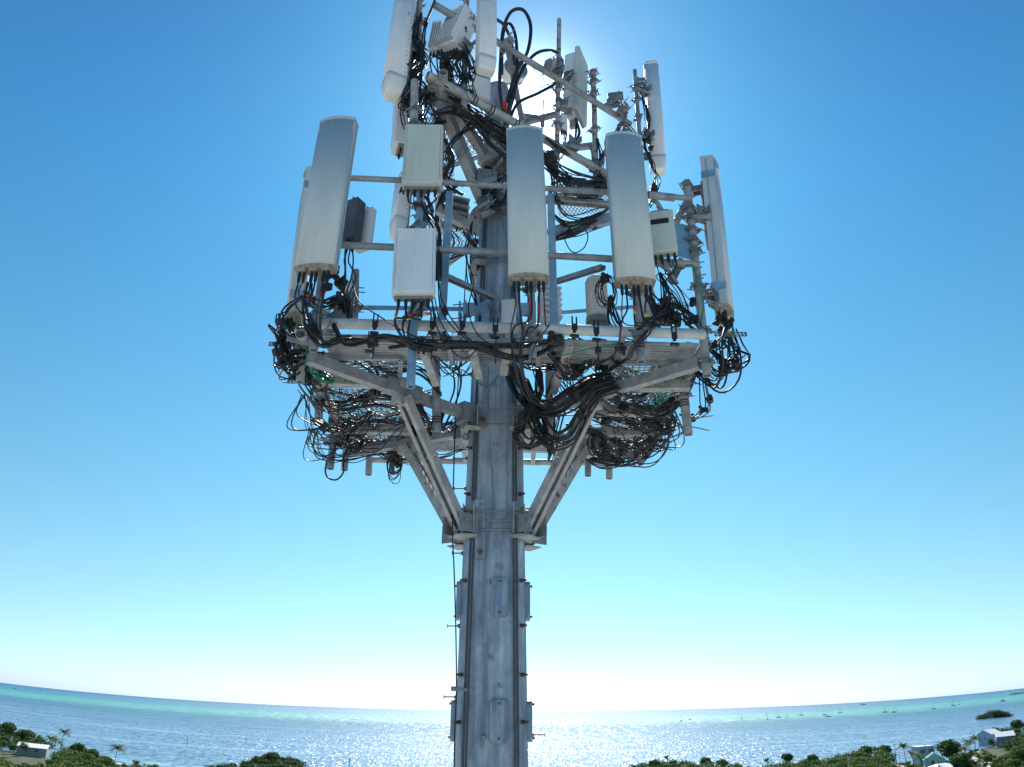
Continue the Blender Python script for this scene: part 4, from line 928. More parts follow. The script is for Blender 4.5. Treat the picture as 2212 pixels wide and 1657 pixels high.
def fan(label, key, gather, r_=.012, tapes=('red', 'yellow'), spread=.03, step=.05, skip=0, mid=.25):
    """cables that leave an antenna's plugs, hang, and are gathered into one run"""
    global BN
    BN += 1
    G = GEAR[key]; st = G['starts'][skip:]; root = thing('antenna_cables', label, 'cables', st[0], 'jumper cables below the antennas')
    gp = [pt(q) for q in gather]
    for i, s in enumerate(st):
        o = Vector((rc.uniform(-1, 1), rc.uniform(-1, 1), rc.uniform(-.6, .6))) * spread
        d = s - G['b']
        p1 = s - G['u'] * (mid * rc.uniform(.5, 1.1)) + Vector((rc.uniform(-.03, .03), rc.uniform(-.05, .02), 0))
        pts = [s, p1] + [q + o * (1 if k else 1.6) + d * (.35 if k == 0 and len(gp) > 1 else 0) for k, q in enumerate(gp)]
        path = spline(pts, step); rr = r_ * .95 * rc.choice((.6, .9, 1.05, 1.1)); m = MB(); m.tube(path, rr, 7); c = m.build('jumper', 'black', root)
        if tapes and i % 2 == 0:
            for j, tm in enumerate(tapes):
                k = 3 + j * 1; m = MB(); m.cyl(path[k], lerp(path[k], path[k + 1], .8), rr + .004, n=8); m.build('tape_ring', tm, c)
def coil(label, c, R1, R2, n, r_=.008, mat='black', seed=1, ax=(0, 1, 0), jit=.25, name='cable_coil'):
    g_ = random.Random(seed); c = pt(c); ax = Vector(ax).normalized(); root = thing(name, label, 'cable', c, 'loops of slack cable')
    for i in range(n):
        a = (Vector((0, 0, 1)) + Vector((g_.uniform(-1, 1), 0, g_.uniform(-1, 1))) * jit).normalized()
        nn = (ax + Vector((g_.uniform(-1, 1), g_.uniform(-1, 1), g_.uniform(-1, 1))) * jit * 1.6).normalized(); a = (a - nn * a.dot(nn)).normalized(); b = nn.cross(a)
        q1, q2 = R1 * g_.uniform(.7, 1.15), R2 * g_.uniform(.6, 1.2); c2 = c + Vector((g_.uniform(-1, 1) * .3 * q2, 0, -q1 * g_.uniform(.7, 1.0)))
        pts = [c2 + a * (q1 * math.cos(t)) + b * (q2 * math.sin(t)) + nn * (.02 * math.sin(3 * t + i)) for t in [2 * math.pi * (k / 30) * g_.choice((1, 1, .9)) for k in range(31)]]
        m = MB(); m.tube(pts, r_ * g_.uniform(.8, 1.1), 6); m.build('loop', mat, root)
    m = MB()
    for k in range(5): m.ball(c + Vector((g_.uniform(-1, 1), g_.uniform(-1, 1), g_.uniform(-1, 1))) * .035, .03, 7, 5)
    m.build('tape_knot', 'blackm', root)
def tangle(label, pts, n, r_=.009, spread=.16, mat='black', seed=1, step=.07):
    """loose cables that wander between the same two ends, each on its own sag"""
    g_ = random.Random(seed); pts = [pt(q) for q in pts]; root = thing('loose_cables', label, 'cables', pts[0], 'loose cables under the platforms')
    for i in range(n):
        q = []
        for k, p in enumerate(pts):
            s_ = spread * (1 if 0 < k < len(pts) - 1 else .3)
            q.append(p + Vector((max(-1.6, min(1.6, g_.gauss(0, 1))), g_.gauss(0, 1) * .8, max(-1.3, min(1.3, g_.gauss(0, 1))) * .75 - .3 * (0 < k < len(pts) - 1))) * s_ * .5)
        m = MB(); m.tube(spline(q, step), r_ * .9 * g_.uniform(.6, 1.2), 6); m.build('strand', mat, root)
def knots(label, lst):
    g_ = random.Random(len(label))
    for (u, v, Y, s_) in lst:
        m = MB(); c = P(u, v, Y)
        for k in range(7): m.ball(c + Vector((g_.uniform(-1, 1), g_.uniform(-1, 1), g_.uniform(-1, 1))) * .05 * s_, .020 * s_, 7, 5, (g_.uniform(.7, 1.6), 1, g_.uniform(.6, 2.0)))
        m.box(c, (.08 * s_, .06 * s_, .05 * s_), yaw=g_.uniform(-1, 1))
        tag(m.build('taped_joint', 'blackm'), 'one of the black ' + label, 'cable joint', label)

# --- jumpers under the lower antennas
fan('black plugs and jumper cables hanging under the leftmost curved antenna', 'A1', [(676, 690, 6.4), (700, 745, 6.45), (745, 735, 6.5), (800, 738, 6.55)], tapes=('red', 'blue'), spread=.06, mid=.35)
fan('red banded jumper cables under the centre curved antenna', 'A3', [(1140, 700, 6.5), (1128, 770, 6.6), (1150, 850, 7.2), (1200, 880, 7.6)], tapes=('red', 'red'), spread=.10, mid=.4)
fan('red and yellow banded jumper cables under the right front antenna', 'A4', [(1375, 700, 6.6), (1352, 752, 6.65), (1340, 775, 6.9), (1300, 800, 7.4)], tapes=('red', 'yellow'), spread=.10, mid=.4)
fan('cables curling out from the base of the edge-on left antenna', 'A2', [(605, 700, 7.1), (618, 740, 7.1), (640, 790, 7.2), (680, 835, 7.6)], tapes=('yellow',), spread=.08, mid=.15)
fan('dense plugs and cables below the far right antenna base', 'A5', [(1556, 735, 7.05), (1560, 790, 7.1), (1545, 830, 7.3), (1500, 800, 7.6)], tapes=('yellow',), spread=.11, mid=.15)
fan('two red banded cables below the upper square panel', 'S1', [(912, 440, 6.5), (930, 470, 6.6), (945, 505, 6.62), (947, 600, 6.65)], tapes=('red',), spread=.05, mid=.1)
fan('thick cables with red and yellow bands below the lower square panel', 'S2', [(870, 680, 6.35), (872, 720, 6.38), (892, 745, 6.42), (935, 752, 6.5)], tapes=('red', 'yellow'), spread=.05, mid=.16)
for i, (lab, gk, gat) in enumerate((
    ('cables hanging in a dense curtain below the large ribbed radio', RA, [(985, 170, 7.3), (990, 215, 7.5), (1040, 250, 7.7), (1110, 290, 7.9)]),
    ('cables below the narrow white radio of the top cluster', RB, [(935, 170, 7.2), (920, 230, 7.1), (905, 262, 7.1)]),
    ('cables leaving the dark radio in the right tangle', RN, [(1300, 820, 7.9), (1260, 850, 7.9), (1210, 860, 8.0)]),
    ('cables hanging from the pale radio under the right of the platform', RK, [(1225, 840, 8.3), (1210, 900, 8.2), (1190, 985, 8.4)]),
    ('cables hanging from the pale radio under the left walkway', RL, [(985, 800, 8.9), (985, 850, 8.7), (950, 930, 8.6)]),
    ('short cables below the slotted cream radio', RF, [(1440, 600, 6.8), (1470, 640, 6.9), (1490, 690, 7.0)]),
    ('short cables below the charcoal radio', RD, [(752, 590, 6.8), (740, 640, 6.8), (720, 690, 6.7)]),
    ('cables below the fins of the stacked white radio', RH, [(1190, 730, 7.5), (1200, 790, 7.6), (1180, 850, 7.8)]),
    ('cables below the small box on the rusty pipe', RJ, [(1216, 310, 8.5), (1205, 335, 8.4), (1200, 352, 8.2)]),
    ('jumper cable pair under the rounded pale box', RC, [(1040, 240, 7.8), (1060, 265, 7.8), (1100, 285, 7.9)]))):
    GEAR['g%d' % i] = gk; fan(lab, 'g%d' % i, gat, r_=.011, tapes=None, spread=.06, mid=.2)

# --- runs along the front rail
bundle('main cable run sagging along the front rail left of the mast', [(720, 700, 6.4), (745, 742, 6.4), (790, 736, 6.45), (830, 728, 6.45), (880, 738, 6.45), (940, 742, 6.45), (1010, 742, 6.45), (1060, 745, 6.5), (1110, 746, 6.55), (1160, 742, 6.6), (1200, 735, 6.7)], 7, .012, .035, 3)
bundle('second cable run below the front rail fading right behind the centre pipe', [(840, 752, 6.5), (900, 745, 6.5), (960, 750, 6.5), (1020, 748, 6.5), (1070, 765, 6.55), (1110, 775, 6.6), (1150, 770, 6.7), (1190, 750, 6.9)], 6, .011, .04, 2)
bundle('cable fan dropping from the left corner antenna to the rail', [(668, 610, 6.4), (660, 660, 6.45), (672, 710, 6.4), (700, 742, 6.4), (730, 735, 6.45), (760, 732, 6.5)], 4, .013, .05, 1)
bundle('cable arc crossing the rail beside the lower square panel', [(947, 510, 6.6), (950, 610, 6.55), (958, 665, 6.5), (985, 712, 6.4), (1020, 742, 6.4), (1080, 765, 6.5), (1130, 770, 6.6)], 2, .010, .03, 1)
bundle('thin wire slanting down across the front rail', [(760, 600, 6.8), (775, 650, 6.6), (830, 690, 6.4), (880, 720, 6.4), (945, 745, 6.4)], 1, .007)
bundle('cable hanging from the rail clamp to the mast ladder', [(1022, 620, 6.6), (1012, 670, 6.4), (1030, 720, 6.4), (1060, 745, 6.5)], 1, .007)
bundle('cable pair rising from the rail to the square panel pipe', [(936, 640, 6.4), (942, 690, 6.4), (960, 730, 6.4), (1000, 770, 6.5), (1030, 750, 6.5)], 2, .008, .04, 1)
for i, (u, v) in enumerate(((811, 706), (800, 745), (935, 706), (999, 706), (1287, 720), (1240, 712), (1070, 715), (1455, 730))):
    m = MB(); c = P(u, v, 6.5); m.box(c + Vector((0, -.03, 0)), (.035, .03, .10)); m.box(c + Vector((0, -.02, -.09)), (.09, .04, .028), yaw=.2); m.cyl(c + Vector((-.02, -.04, -.03)), c + Vector((-.02, -.04, .14)), .009, n=6); m.cyl(c + Vector((.025, -.04, -.03)), c + Vector((.025, -.04, .13)), .009, n=6)
    if i % 2 == 0: m.box(c + Vector((.01, -.03, -.22)), (.06, .05, .07)); m.cyl(c + Vector((.01, -.02, -.1)), c + Vector((.01, -.02, -.4)), .008, n=6)
    tag(m.build('rail_clamp', 'blackm'), ('black cable clamp on the front rail below the left handrail end', 'black cable clamp hanging under the first front clamp', 'black clamp on the rail right of the square panel pipe', 'black clamp on the rail left of the mast', 'tall black double clamp under the ribbed canister', 'small black clamp near the centre antenna on the rail', 'black clamp on the rail in front of the mast', 'small black clamp near the right end of the front rail')[i], 'clamp', 'black clamps along the front rail')
# --- left side cluster, seen from below
bundle('glossy cable loop sweeping around the left walkway', [(600, 790, 6.9), (640, 770, 7.0), (700, 775, 7.2), (760, 782, 7.4), (800, 800, 7.5), (814, 830, 7.7), (806, 855, 7.9), (780, 862, 8.3)], 8, .013, .06, 2)
bundle('thick cable run crossing under the left walkway into the mast', [(690, 868, 8.1), (740, 880, 8.3), (790, 868, 8.3), (840, 868, 8.2), (880, 890, 8.1), (905, 930, 8.0), (920, 980, 8.2), (935, 1010, 8.5)], 9, .013, .07, 2)
bundle('cable run along the second left walkway beam', [(675, 905, 8.8), (720, 925, 9.0), (770, 905, 9.1), (820, 900, 9.1), (870, 905, 9.0), (900, 880, 8.8), (930, 860, 8.6)], 8, .012, .06, 2)
bundle('cable run near the rear rail at left', [(700, 960, 9.8), (760, 945, 9.9), (820, 965, 10.0), (880, 950, 9.9), (930, 935, 9.6), (980, 915, 9.2)], 7, .012, .07, 2)
bundle('cables dropping from the left corner to the walkway', [(625, 690, 6.9), (608, 720, 6.9), (612, 760, 6.95), (640, 800, 7.1), (665, 840, 7.5), (690, 870, 8.0)], 6, .011, .07, 1)
tangle('loose cables looping out at the upper left edge', [(612, 715, 6.95), (612, 760, 7.0), (612, 800, 7.1), (645, 810, 7.3), (655, 770, 7.2)], 9, .010, .18, seed=3)
tangle('loose cables bulging out at the middle left edge', [(655, 850, 7.8), (665, 900, 8.2), (700, 925, 8.6), (760, 920, 8.8), (800, 890, 8.8)], 9, .010, .28, seed=4)
tangle('loose cables around the lower left corner', [(675, 930, 9.0), (690, 975, 9.4), (740, 985, 9.8), (800, 965, 9.9), (870, 975, 9.9), (930, 960, 9.6)], 9, .010, .22, seed=5)
tangle('tangled cables below the left walkway middle', [(700, 880, 8.4), (760, 900, 8.7), (800, 930, 9.0), (850, 925, 9.0), (880, 900, 8.8)], 7, .009, .34, seed=6)
tangle('thin wires wandering over the left walkway grating', [(680, 840, 7.9), (760, 850, 8.2), (850, 870, 8.5), (900, 840, 8.4), (940, 850, 8.3)], 6, .008, .3, seed=7)
tangle('rear left wires strung between the rails', [(720, 930, 9.5), (790, 950, 9.8), (850, 975, 10.0), (900, 990, 10.2)], 8, .009, .28, seed=8)
bundle('single big cable loop hanging below the lower left pipes', [(725, 950, 9.9), (705, 1000, 9.9), (705, 1028, 9.9), (725, 1037, 9.9), (742, 1020, 9.9), (742, 990, 9.9), (760, 950, 9.9)], 1, .013)
bundle('cable loop hanging from the left of the rear rail', [(690, 920, 9.3), (676, 960, 9.4), (690, 985, 9.5), (720, 978, 9.6), (740, 950, 9.7)], 1, .012)
coil('small coil of thin wire dangling under the rear left rail', (856, 985, 9.7), .20, .09, 9, .006, seed=3)
coil('coiled slack at the left middle beam', (768, 938, 9.3), .14, .13, 8, .008, seed=9)
# --- right side cluster
bundle('heavy cable bundle pouring down the right of the mast', [(1100, 790, 7.9), (1118, 830, 7.8), (1150, 870, 7.7), (1190, 880, 7.6), (1230, 862, 7.5), (1270, 830, 7.5), (1320, 810, 7.5)], 10, .014, .09, 2)
bundle('big drooping cable loops right of the mast', [(1165, 800, 7.7), (1160, 850, 7.6), (1130, 900, 7.6), (1122, 940, 7.6), (1145, 958, 7.6), (1170, 930, 7.7), (1160, 880, 7.8), (1130, 830, 8.0), (1110, 790, 8.0)], 8, .014, .06, 2)
bundle('cables sweeping from the mast loops up to the right brace head', [(1130, 820, 7.8), (1155, 900, 7.7), (1195, 950, 7.7), (1235, 940, 7.6), (1262, 890, 7.5), (1290, 850, 7.4), (1330, 835, 7.5)], 9, .014, .08, 2)
bundle('glossy cable run through the right tangle', [(1190, 870, 7.9), (1240, 840, 7.6), (1300, 825, 7.5), (1350, 850, 7.7), (1395, 845, 7.9), (1420, 800, 7.6), (1450, 760, 7.3)], 8, .013, .06, 2)
bundle('cable run along the right walkway beam', [(1290, 850, 7.7), (1340, 880, 8.1), (1400, 895, 8.4), (1445, 880, 8.3), (1480, 840, 8.0), (1500, 790, 7.7)], 8, .012, .07, 2)
bundle('cable run dropping to the rear right', [(1250, 890, 8.6), (1300, 905, 8.8), (1360, 920, 9.0), (1420, 905, 9.0), (1450, 870, 8.7)], 7, .012, .07, 2)
bundle('cable run along the rear rail at right', [(1240, 980, 9.9), (1290, 992, 10.0), (1350, 998, 10.0), (1400, 975, 9.9), (1420, 930, 9.5)], 7, .013, .06, 2)
bundle('cable run from the rear rail to the mast', [(1190, 960, 8.5), (1200, 900, 8.3), (1230, 880, 8.4), (1290, 880, 8.7), (1350, 905, 9.0), (1400, 925, 9.3)], 6, .012, .08, 1)
bundle('bundle hanging straight down beside the strapped pipe', [(1180, 880, 8.1), (1182, 930, 8.2), (1190, 980, 8.5), (1186, 995, 8.6)], 6, .010, .04, 2)
tangle('dense tangle under the middle of the right walkway', [(1230, 770, 7.6), (1270, 790, 7.7), (1310, 830, 7.9), (1340, 800, 7.9), (1360, 770, 7.6)], 12, .009, .34, seed=13)
tangle('loose cables behind the right brace', [(1200, 800, 8.1), (1250, 850, 8.2), (1300, 890, 8.5), (1360, 880, 8.6), (1400, 850, 8.4)], 9, .010, .36, seed=14)
tangle('loose cables hanging at the right edge', [(1420, 850, 8.3), (1440, 900, 8.6), (1435, 940, 9.0), (1400, 950, 9.3), (1370, 920, 9.2)], 12, .010, .32, seed=15)
tangle('loose cables at the lower right corner', [(1250, 960, 9.8), (1300, 985, 10.0), (1370, 980, 10.0), (1410, 945, 9.6), (1430, 900, 9.2)], 10, .010, .3, seed=16)
tangle('wires over the right walkway grating', [(1250, 900, 8.8), (1310, 930, 9.2), (1370, 940, 9.5), (1400, 910, 9.2), (1440, 860, 8.5)], 6, .008, .34, seed=17)
tangle('loose cables above the right end of the front rail', [(1400, 640, 6.9), (1440, 690, 6.9), (1470, 650, 6.95), (1500, 690, 7.0), (1520, 720, 7.1)], 14, .010, .18, seed=18)
tangle('loose cables between the right front antenna and the slotted radio', [(1425, 590, 6.8), (1440, 640, 6.8), (1420, 680, 6.8), (1390, 700, 6.7)], 8, .010, .12, seed=19)
bundle('wide cable loop bulging past the far right antenna', [(1585, 715, 7.1), (1603, 770, 7.1), (1590, 790, 7.1), (1560, 790, 7.15), (1530, 760, 7.2)], 4, .012, .08, 1)
bundle('largest single cable loop at the right edge', [(1580, 700, 7.1), (1600, 770, 7.15), (1596, 820, 7.2), (1565, 848, 7.3), (1535, 835, 7.4), (1520, 790, 7.4)], 1, .012)
bundle('second large cable loop inside the right edge loop', [(1570, 720, 7.1), (1588, 770, 7.1), (1575, 805, 7.2), (1545, 812, 7.3), (1525, 780, 7.3)], 1, .012)
bundle('crossing cable loops at the right edge', [(1565, 720, 7.05), (1548, 760, 7.1), (1560, 800, 7.15), (1585, 760, 7.2), (1560, 730, 7.1)], 4, .011, .07, 1)
bundle('cable dropping from the right corner down to the strapped pipe', [(1530, 750, 7.3), (1524, 820, 7.5), (1534, 870, 7.8), (1525, 890, 7.9), (1495, 905, 8.0), (1470, 895, 8.2)], 3, .009, .04, 3)
bundle('thin cable hanging from the grey-white canister', [(1510, 800, 7.6), (1512, 860, 7.7), (1510, 890, 7.8), (1480, 910, 8.0)], 1, .008)
coil('coil of slack wire on the front pipe clamp left of the right antenna', (1308, 600, 6.6), .22, .10, 6, .006, seed=21)
coil('round coils of slack under the rear right rail', (1325, 950, 9.6), .16, .16, 9, .008, seed=23)
coil('coiled slack at the right edge of the cable mass', (1430, 880, 8.6), .2, .14, 10, .009, seed=24)
coil('coiled slack behind the mast loops', (1290, 940, 9.2), .16, .12, 8, .009, seed=25)
# --- behind the front antennas, upper level
bundle('cable harness fanning from the upper platform down to the right rails', [(1110, 285, 7.8), (1170, 330, 7.9), (1210, 365, 8.0), (1250, 385, 8.2), (1300, 392, 8.6), (1340, 400, 9.0)], 11, .012, .10, 2)
bundle('second cable harness below the upper deck pipe', [(1170, 350, 7.9), (1210, 375, 8.0), (1240, 400, 8.1), (1280, 410, 8.4), (1325, 405, 8.8)], 9, .012, .08, 2)
bundle('black harness along the big front pipe of the upper platform', [(940, 245, 7.1), (985, 238, 7.2), (1030, 262, 7.5), (1080, 290, 7.7), (1120, 320, 7.9), (1150, 345, 8.0)], 10, .013, .07, 3)
bundle('thick arched cables left of the diagonal beam', [(1000, 395, 8.6), (965, 415, 8.6), (950, 445, 8.6), (945, 480, 8.6)], 6, .020, .05, 1)
bundle('big round cable loop at the mast flange', [(1052, 345, 8.1), (1045, 390, 8.05), (1046, 425, 8.05), (1060, 448, 8.05), (1080, 448, 8.05), (1093, 425, 8.05), (1094, 385, 8.1), (1085, 345, 8.2)], 3, .024, .03, 1)
bundle('cable run under the right diagonal beam', [(1190, 520, 8.4), (1230, 505, 8.5), (1270, 490, 8.7), (1320, 478, 8.9)], 7, .012, .06, 2)
bundle('hanging wire loop with a pale connector below the right beam', [(1215, 500, 8.4), (1225, 530, 8.4), (1240, 546, 8.4), (1262, 535, 8.4), (1270, 510, 8.4), (1262, 492, 8.5)], 1, .009)
bundle('cables hanging below the lone thin white antenna', [(1400, 330, 9.0), (1412, 360, 9.0), (1418, 385, 8.8), (1408, 420, 8.4), (1400, 445, 7.8)], 4, .011, .06, 1)
bundle('cable loops arching over the right front antenna', [(1338, 292, 8.6), (1336, 272, 8.6), (1350, 268, 8.6), (1368, 285, 8.6), (1380, 300, 8.6)], 3, .011, .03, 0)
tangle('messy cables behind the square panels', [(905, 410, 7.4), (925, 450, 7.6), (915, 490, 7.7), (930, 520, 7.8)], 9, .010, .10, seed=31)
tangle('messy cables around the mast below the flange', [(1060, 350, 8.2), (1080, 390, 8.3), (1050, 420, 8.2), (1090, 440, 8.2)], 12, .011, .16, seed=32)
tangle('messy cables between the centre and right antennas', [(1190, 330, 7.9), (1215, 380, 8.2), (1260, 395, 8.5), (1230, 420, 8.7), (1300, 430, 9.0)], 12, .010, .16, seed=33)
tangle('loose wires left of the mast below the upper platform', [(955, 480, 8.6), (985, 520, 8.8), (960, 560, 8.9), (1010, 545, 8.6)], 8, .010, .12, seed=34)
tangle('cables running down beside the left diagonal beam', [(960, 300, 7.6), (985, 340, 8.0), (950, 370, 8.4), (980, 420, 8.6)], 7, .010, .12, seed=35)
# --- top left cluster
tangle('dense wiring between the long white antenna and the ribbed radio', [(885, 60, 7.05), (900, 110, 7.1), (885, 150, 7.1), (905, 190, 7.1), (900, 240, 7.1)], 16, .010, .15, seed=41)
tangle('dense wiring below the ribbed radio', [(950, 110, 7.2), (970, 150, 7.2), (950, 190, 7.3), (985, 210, 7.4), (1010, 235, 7.6)], 16, .010, .16, seed=42)
tangle('wiring between the pipe and the hanging slim antenna', [(1005, 100, 7.1), (1018, 140, 7.1), (1012, 180, 7.2), (1030, 215, 7.5)], 11, .010, .10, seed=43)
tangle('wires dropping from the top cluster to the upper square panel', [(895, 190, 7.0), (875, 230, 7.0), (905, 255, 7.1), (920, 275, 7.2), (960, 262, 7.4)], 12, .010, .12, seed=44)
tangle('wires between the open pipes and the diagonal beam head', [(930, 180, 7.1), (925, 225, 7.2), (950, 262, 7.4), (940, 300, 7.6)], 10, .010, .10, seed=45)
bundle('thick black cable curving down the left pipe from the top edge', [(948, -20, 6.9), (932, 20, 6.9), (918, 60, 6.9), (912, 120, 6.9), (905, 200, 6.95), (890, 260, 7.0)], 2, .017, .02, 2)
bundle('cables curling left of the diagonal beam head', [(905, 150, 7.0), (880, 190, 6.95), (868, 250, 6.95), (880, 285, 7.0), (905, 300, 7.05)], 2, .012, .03, 1)
bundle('arching cable over the gusset plate', [(900, 290, 7.1), (905, 240, 7.0), (930, 215, 6.95), (970, 222, 7.0), (1010, 245, 7.3)], 2, .013, .02, 1)
tangle('black wires threading the big ribbed radio and its pipe', [(1000, 110, 7.05), (985, 135, 7.1), (1000, 175, 7.2), (960, 200, 7.3)], 12, .011, .10, seed=46)
tangle('black wires in front of the first clamp pipe of the top cluster', [(912, 30, 6.95), (895, 80, 7.0), (915, 130, 7.0), (890, 165, 7.0), (900, 215, 7.0)], 12, .011, .09, seed=47)
tangle('black wires along the underside of the uppermost radios', [(935, 120, 7.1), (960, 125, 7.1), (1000, 120, 7.1), (1020, 150, 7.1)], 10, .011, .07, seed=48)
tangle('wires trailing under the front pipe toward the centre antenna', [(1000, 215, 7.3), (1050, 270, 7.6), (1095, 300, 7.8), (1170, 340, 7.9), (1200, 360, 8.0)], 9, .010, .12, seed=49)
# --- thick coax loops at the top right
bundle('tallest thick black coaxial loop against the sky', [(1095, 270, 7.9), (1080, 200, 7.85), (1082, 120, 7.8), (1088, 60, 7.75), (1105, 25, 7.7), (1130, 22, 7.7), (1146, 55, 7.75), (1140, 110, 7.8), (1115, 155, 7.9), (1095, 220, 8.0)], 1, .030, step=.04)
bundle('second thick coaxial loop nested inside the tallest one', [(1098, 250, 8.1), (1115, 180, 8.0), (1116, 100, 7.95), (1108, 60, 7.9), (1096, 52, 7.9), (1086, 80, 7.9), (1084, 160, 7.95)], 1, .028, step=.04)
bundle('third thick coaxial cable swinging right to the rusty pipe', [(1085, 290, 8.0), (1108, 200, 8.0), (1135, 140, 8.05), (1165, 112, 8.15), (1200, 112, 8.3), (1215, 140, 8.45), (1205, 175, 8.5), (1165, 200, 8.4), (1120, 222, 8.2), (1100, 260, 8.1)], 1, .028, step=.04)
bundle('coaxial cable from the hanging antenna to the corner clamp', [(1073, 42, 7.1), (1090, 56, 7.4), (1104, 90, 7.6), (1112, 140, 7.8)], 1, .026)
m = MB(); m.cyl(P(1089, 222, 7.85), P(1091, 238, 7.87), .036, n=12); tag(m.build('tape_band', 'red'), 'red tape band on the thick coaxial cable above the upper deck', 'tape')
bundle('thin guy wire slanting across the bright sky to the rusty pipe', [(1100, 90, 7.6), (1150, 145, 8.0), (1200, 200, 8.4), (1225, 222, 8.9)], 1, .006)
# --- green wires
bundle('green ground wire along the left arm beam', [(700, 735, 6.9), (740, 735, 6.9), (800, 745, 7.1), (860, 770, 7.5), (930, 790, 7.9), (1000, 800, 8.1), (1050, 835, 8.25), (1085, 800, 8.25), (1095, 770, 8.2)], 1, .009, mat='green')
tangle('tangle of green ground wires under the left walkway', [(665, 745, 7.0), (665, 790, 7.2), (700, 815, 7.5), (760, 825, 7.8), (820, 820, 8.0), (860, 810, 8.0)], 9, .008, .10, 'green', seed=51)
tangle('green wires hanging through the left grating', [(730, 830, 8.0), (760, 880, 8.6), (770, 920, 9.0)], 5, .007, .16, 'green', seed=52)
tangle('tangle of green ground wires under the right walkway', [(1440, 760, 7.3), (1480, 800, 7.6), (1440, 850, 8.0), (1380, 880, 8.5), (1290, 890, 8.8)], 7, .007, .14, 'green', seed=53)
tangle('green wires behind the right brace head', [(1270, 880, 8.8), (1290, 900, 8.9), (1320, 890, 8.9), (1300, 880, 8.8)], 8, .007, .12, 'green', seed=54)
bundle('green wire running down the clamp pipe at the right', [(1450, 560, 6.8), (1465, 585, 6.8), (1495, 572, 6.8), (1510, 620, 6.8), (1520, 660, 6.85), (1510, 710, 6.95)], 1, .009, mat='green')
bundle('green wire on the centre rail below the canister', [(1190, 770, 6.9), (1230, 765, 6.8), (1290, 750, 6.8), (1380, 745, 6.7)], 1, .008, mat='green')
bundle('green wire along the big front pipe of the upper platform', [(1000, 190, 7.0), (1020, 220, 7.2), (1060, 250, 7.5), (1100, 280, 7.7)], 1, .008, mat='green')
bundle('green wire beside the square panel pipe', [(930, 640, 6.5), (940, 690, 6.5), (920, 730, 6.5)], 1, .008, mat='green')
bundle('short yellow strap hanging below the rusty pipe', [(1206, 330, 8.2), (1203, 350, 8.2), (1206, 366, 8.2)], 1, .010, mat='yellow')
knots('taped joint lumps along the front rail run', [(911, 752, 6.45, 1.0), (1200, 738, 6.7, 1.6), (1206, 725, 6.8, 1.0), (1340, 755, 6.8, 1.1), (1000, 742, 6.45, .8), (808, 738, 6.5, .8), (910, 735, 6.5, .7)])
knots('taped joint lumps in the right tangle', [(1250, 790, 7.6, 1.7), (1300, 790, 7.8, 1.6), (1240, 775, 7.7, 1.2), (1290, 825, 7.9, 1.6), (1330, 850, 8.1, 1.2), (1400, 905, 9.0, 1.7), (1310, 945, 9.5, 1.5), (1205, 880, 8.3, 1.2), (1270, 975, 9.8, 1.2), (1475, 870, 8.1, 1.0)])
knots('taped joint lumps in the left tangle', [(895, 895, 8.7, 1.2), (780, 935, 9.3, 1.5), (770, 960, 9.6, 1.0), (700, 925, 8.9, 1.1), (856, 1000, 9.7, 1.3), (930, 930, 8.8, 1.2), (960, 770, 8.0, 1.0), (650, 770, 7.1, 1.0), (730, 960, 9.8, 1.0)])
knots('taped joint lumps near the right antennas', [(1308, 598, 6.6, .9), (1460, 690, 6.95, 1.5), (1500, 650, 7.0, 1.1), (1440, 655, 6.85, 1.2), (1555, 690, 7.05, 1.2), (1575, 700, 7.1, 1.0), (1560, 715, 7.1, 1.1), (1500, 690, 7.0, 1.5), (1540, 745, 7.1, .9), (1520, 885, 7.9, .9), (1290, 350, 8.7, 1.3), (1405, 320, 9.1, 1.0), (1400, 300, 9.1, .9)])
knots('taped plugs in the top left cluster', [(860, 170, 6.95, .8), (876, 140, 6.95, .9), (895, 120, 7.1, 1.2), (885, 210, 7.0, .8), (880, 225, 7.0, .8), (960, 140, 7.2, 1.5), (990, 120, 7.2, 1.6), (1012, 165, 7.1, 1.1), (1003, 65, 7.1, .8), (1028, 155, 7.1, .9), (905, 262, 7.1, 1.2), (870, 410, 7.7, .9), (872, 375, 7.6, .6)])
knots('taped plugs under the left corner antenna', [(706, 620, 6.4, 1.2), (735, 610, 6.6, 1.4), (725, 650, 6.6, 1.2), (742, 670, 6.7, 1.0), (625, 690, 6.95, .9), (720, 590, 6.5, 1.2)])

tangle('dark cable mass on the mast head behind the hand rail', [(1040, 350, 8.1), (1060, 375, 8.1), (1040, 405, 8.1), (1060, 440, 8.1)], 12, .014, .10, seed=61)
tangle('dark cable mass right of the centre antenna under the deck pipe', [(1185, 350, 8.0), (1200, 390, 8.1), (1190, 420, 8.2), (1215, 440, 8.3)], 10, .012, .10, seed=62)
bundle('parallel cables draped from the front pipe to behind the centre antenna', [(985, 225, 7.15), (1020, 262, 7.4), (1055, 295, 7.6), (1090, 330, 7.8), (1120, 360, 7.95)], 7, .014, .07, 1)
bundle('cable pair crossing in front of the honeycomb deck', [(960, 330, 7.4), (985, 290, 7.4), (1030, 270, 7.5), (1060, 265, 7.6)], 2, .016, .03, 0)
bundle('cable arc from the cream panel up over the diagonal beam', [(962, 345, 7.3), (975, 310, 7.3), (1000, 285, 7.4), (1020, 262, 7.5)], 2, .014, .03, 0)
bundle('three cables swooping under the right deck beam', [(1200, 420, 8.3), (1225, 455, 8.5), (1260, 460, 8.7), (1310, 452, 8.9)], 3, .012, .08, 0)
bundle('cable loops hanging evenly below the left walkway edge', [(700, 800, 7.5), (690, 850, 7.8), (720, 880, 8.2), (770, 870, 8.4), (800, 840, 8.0)], 4, .012, .12, 0)
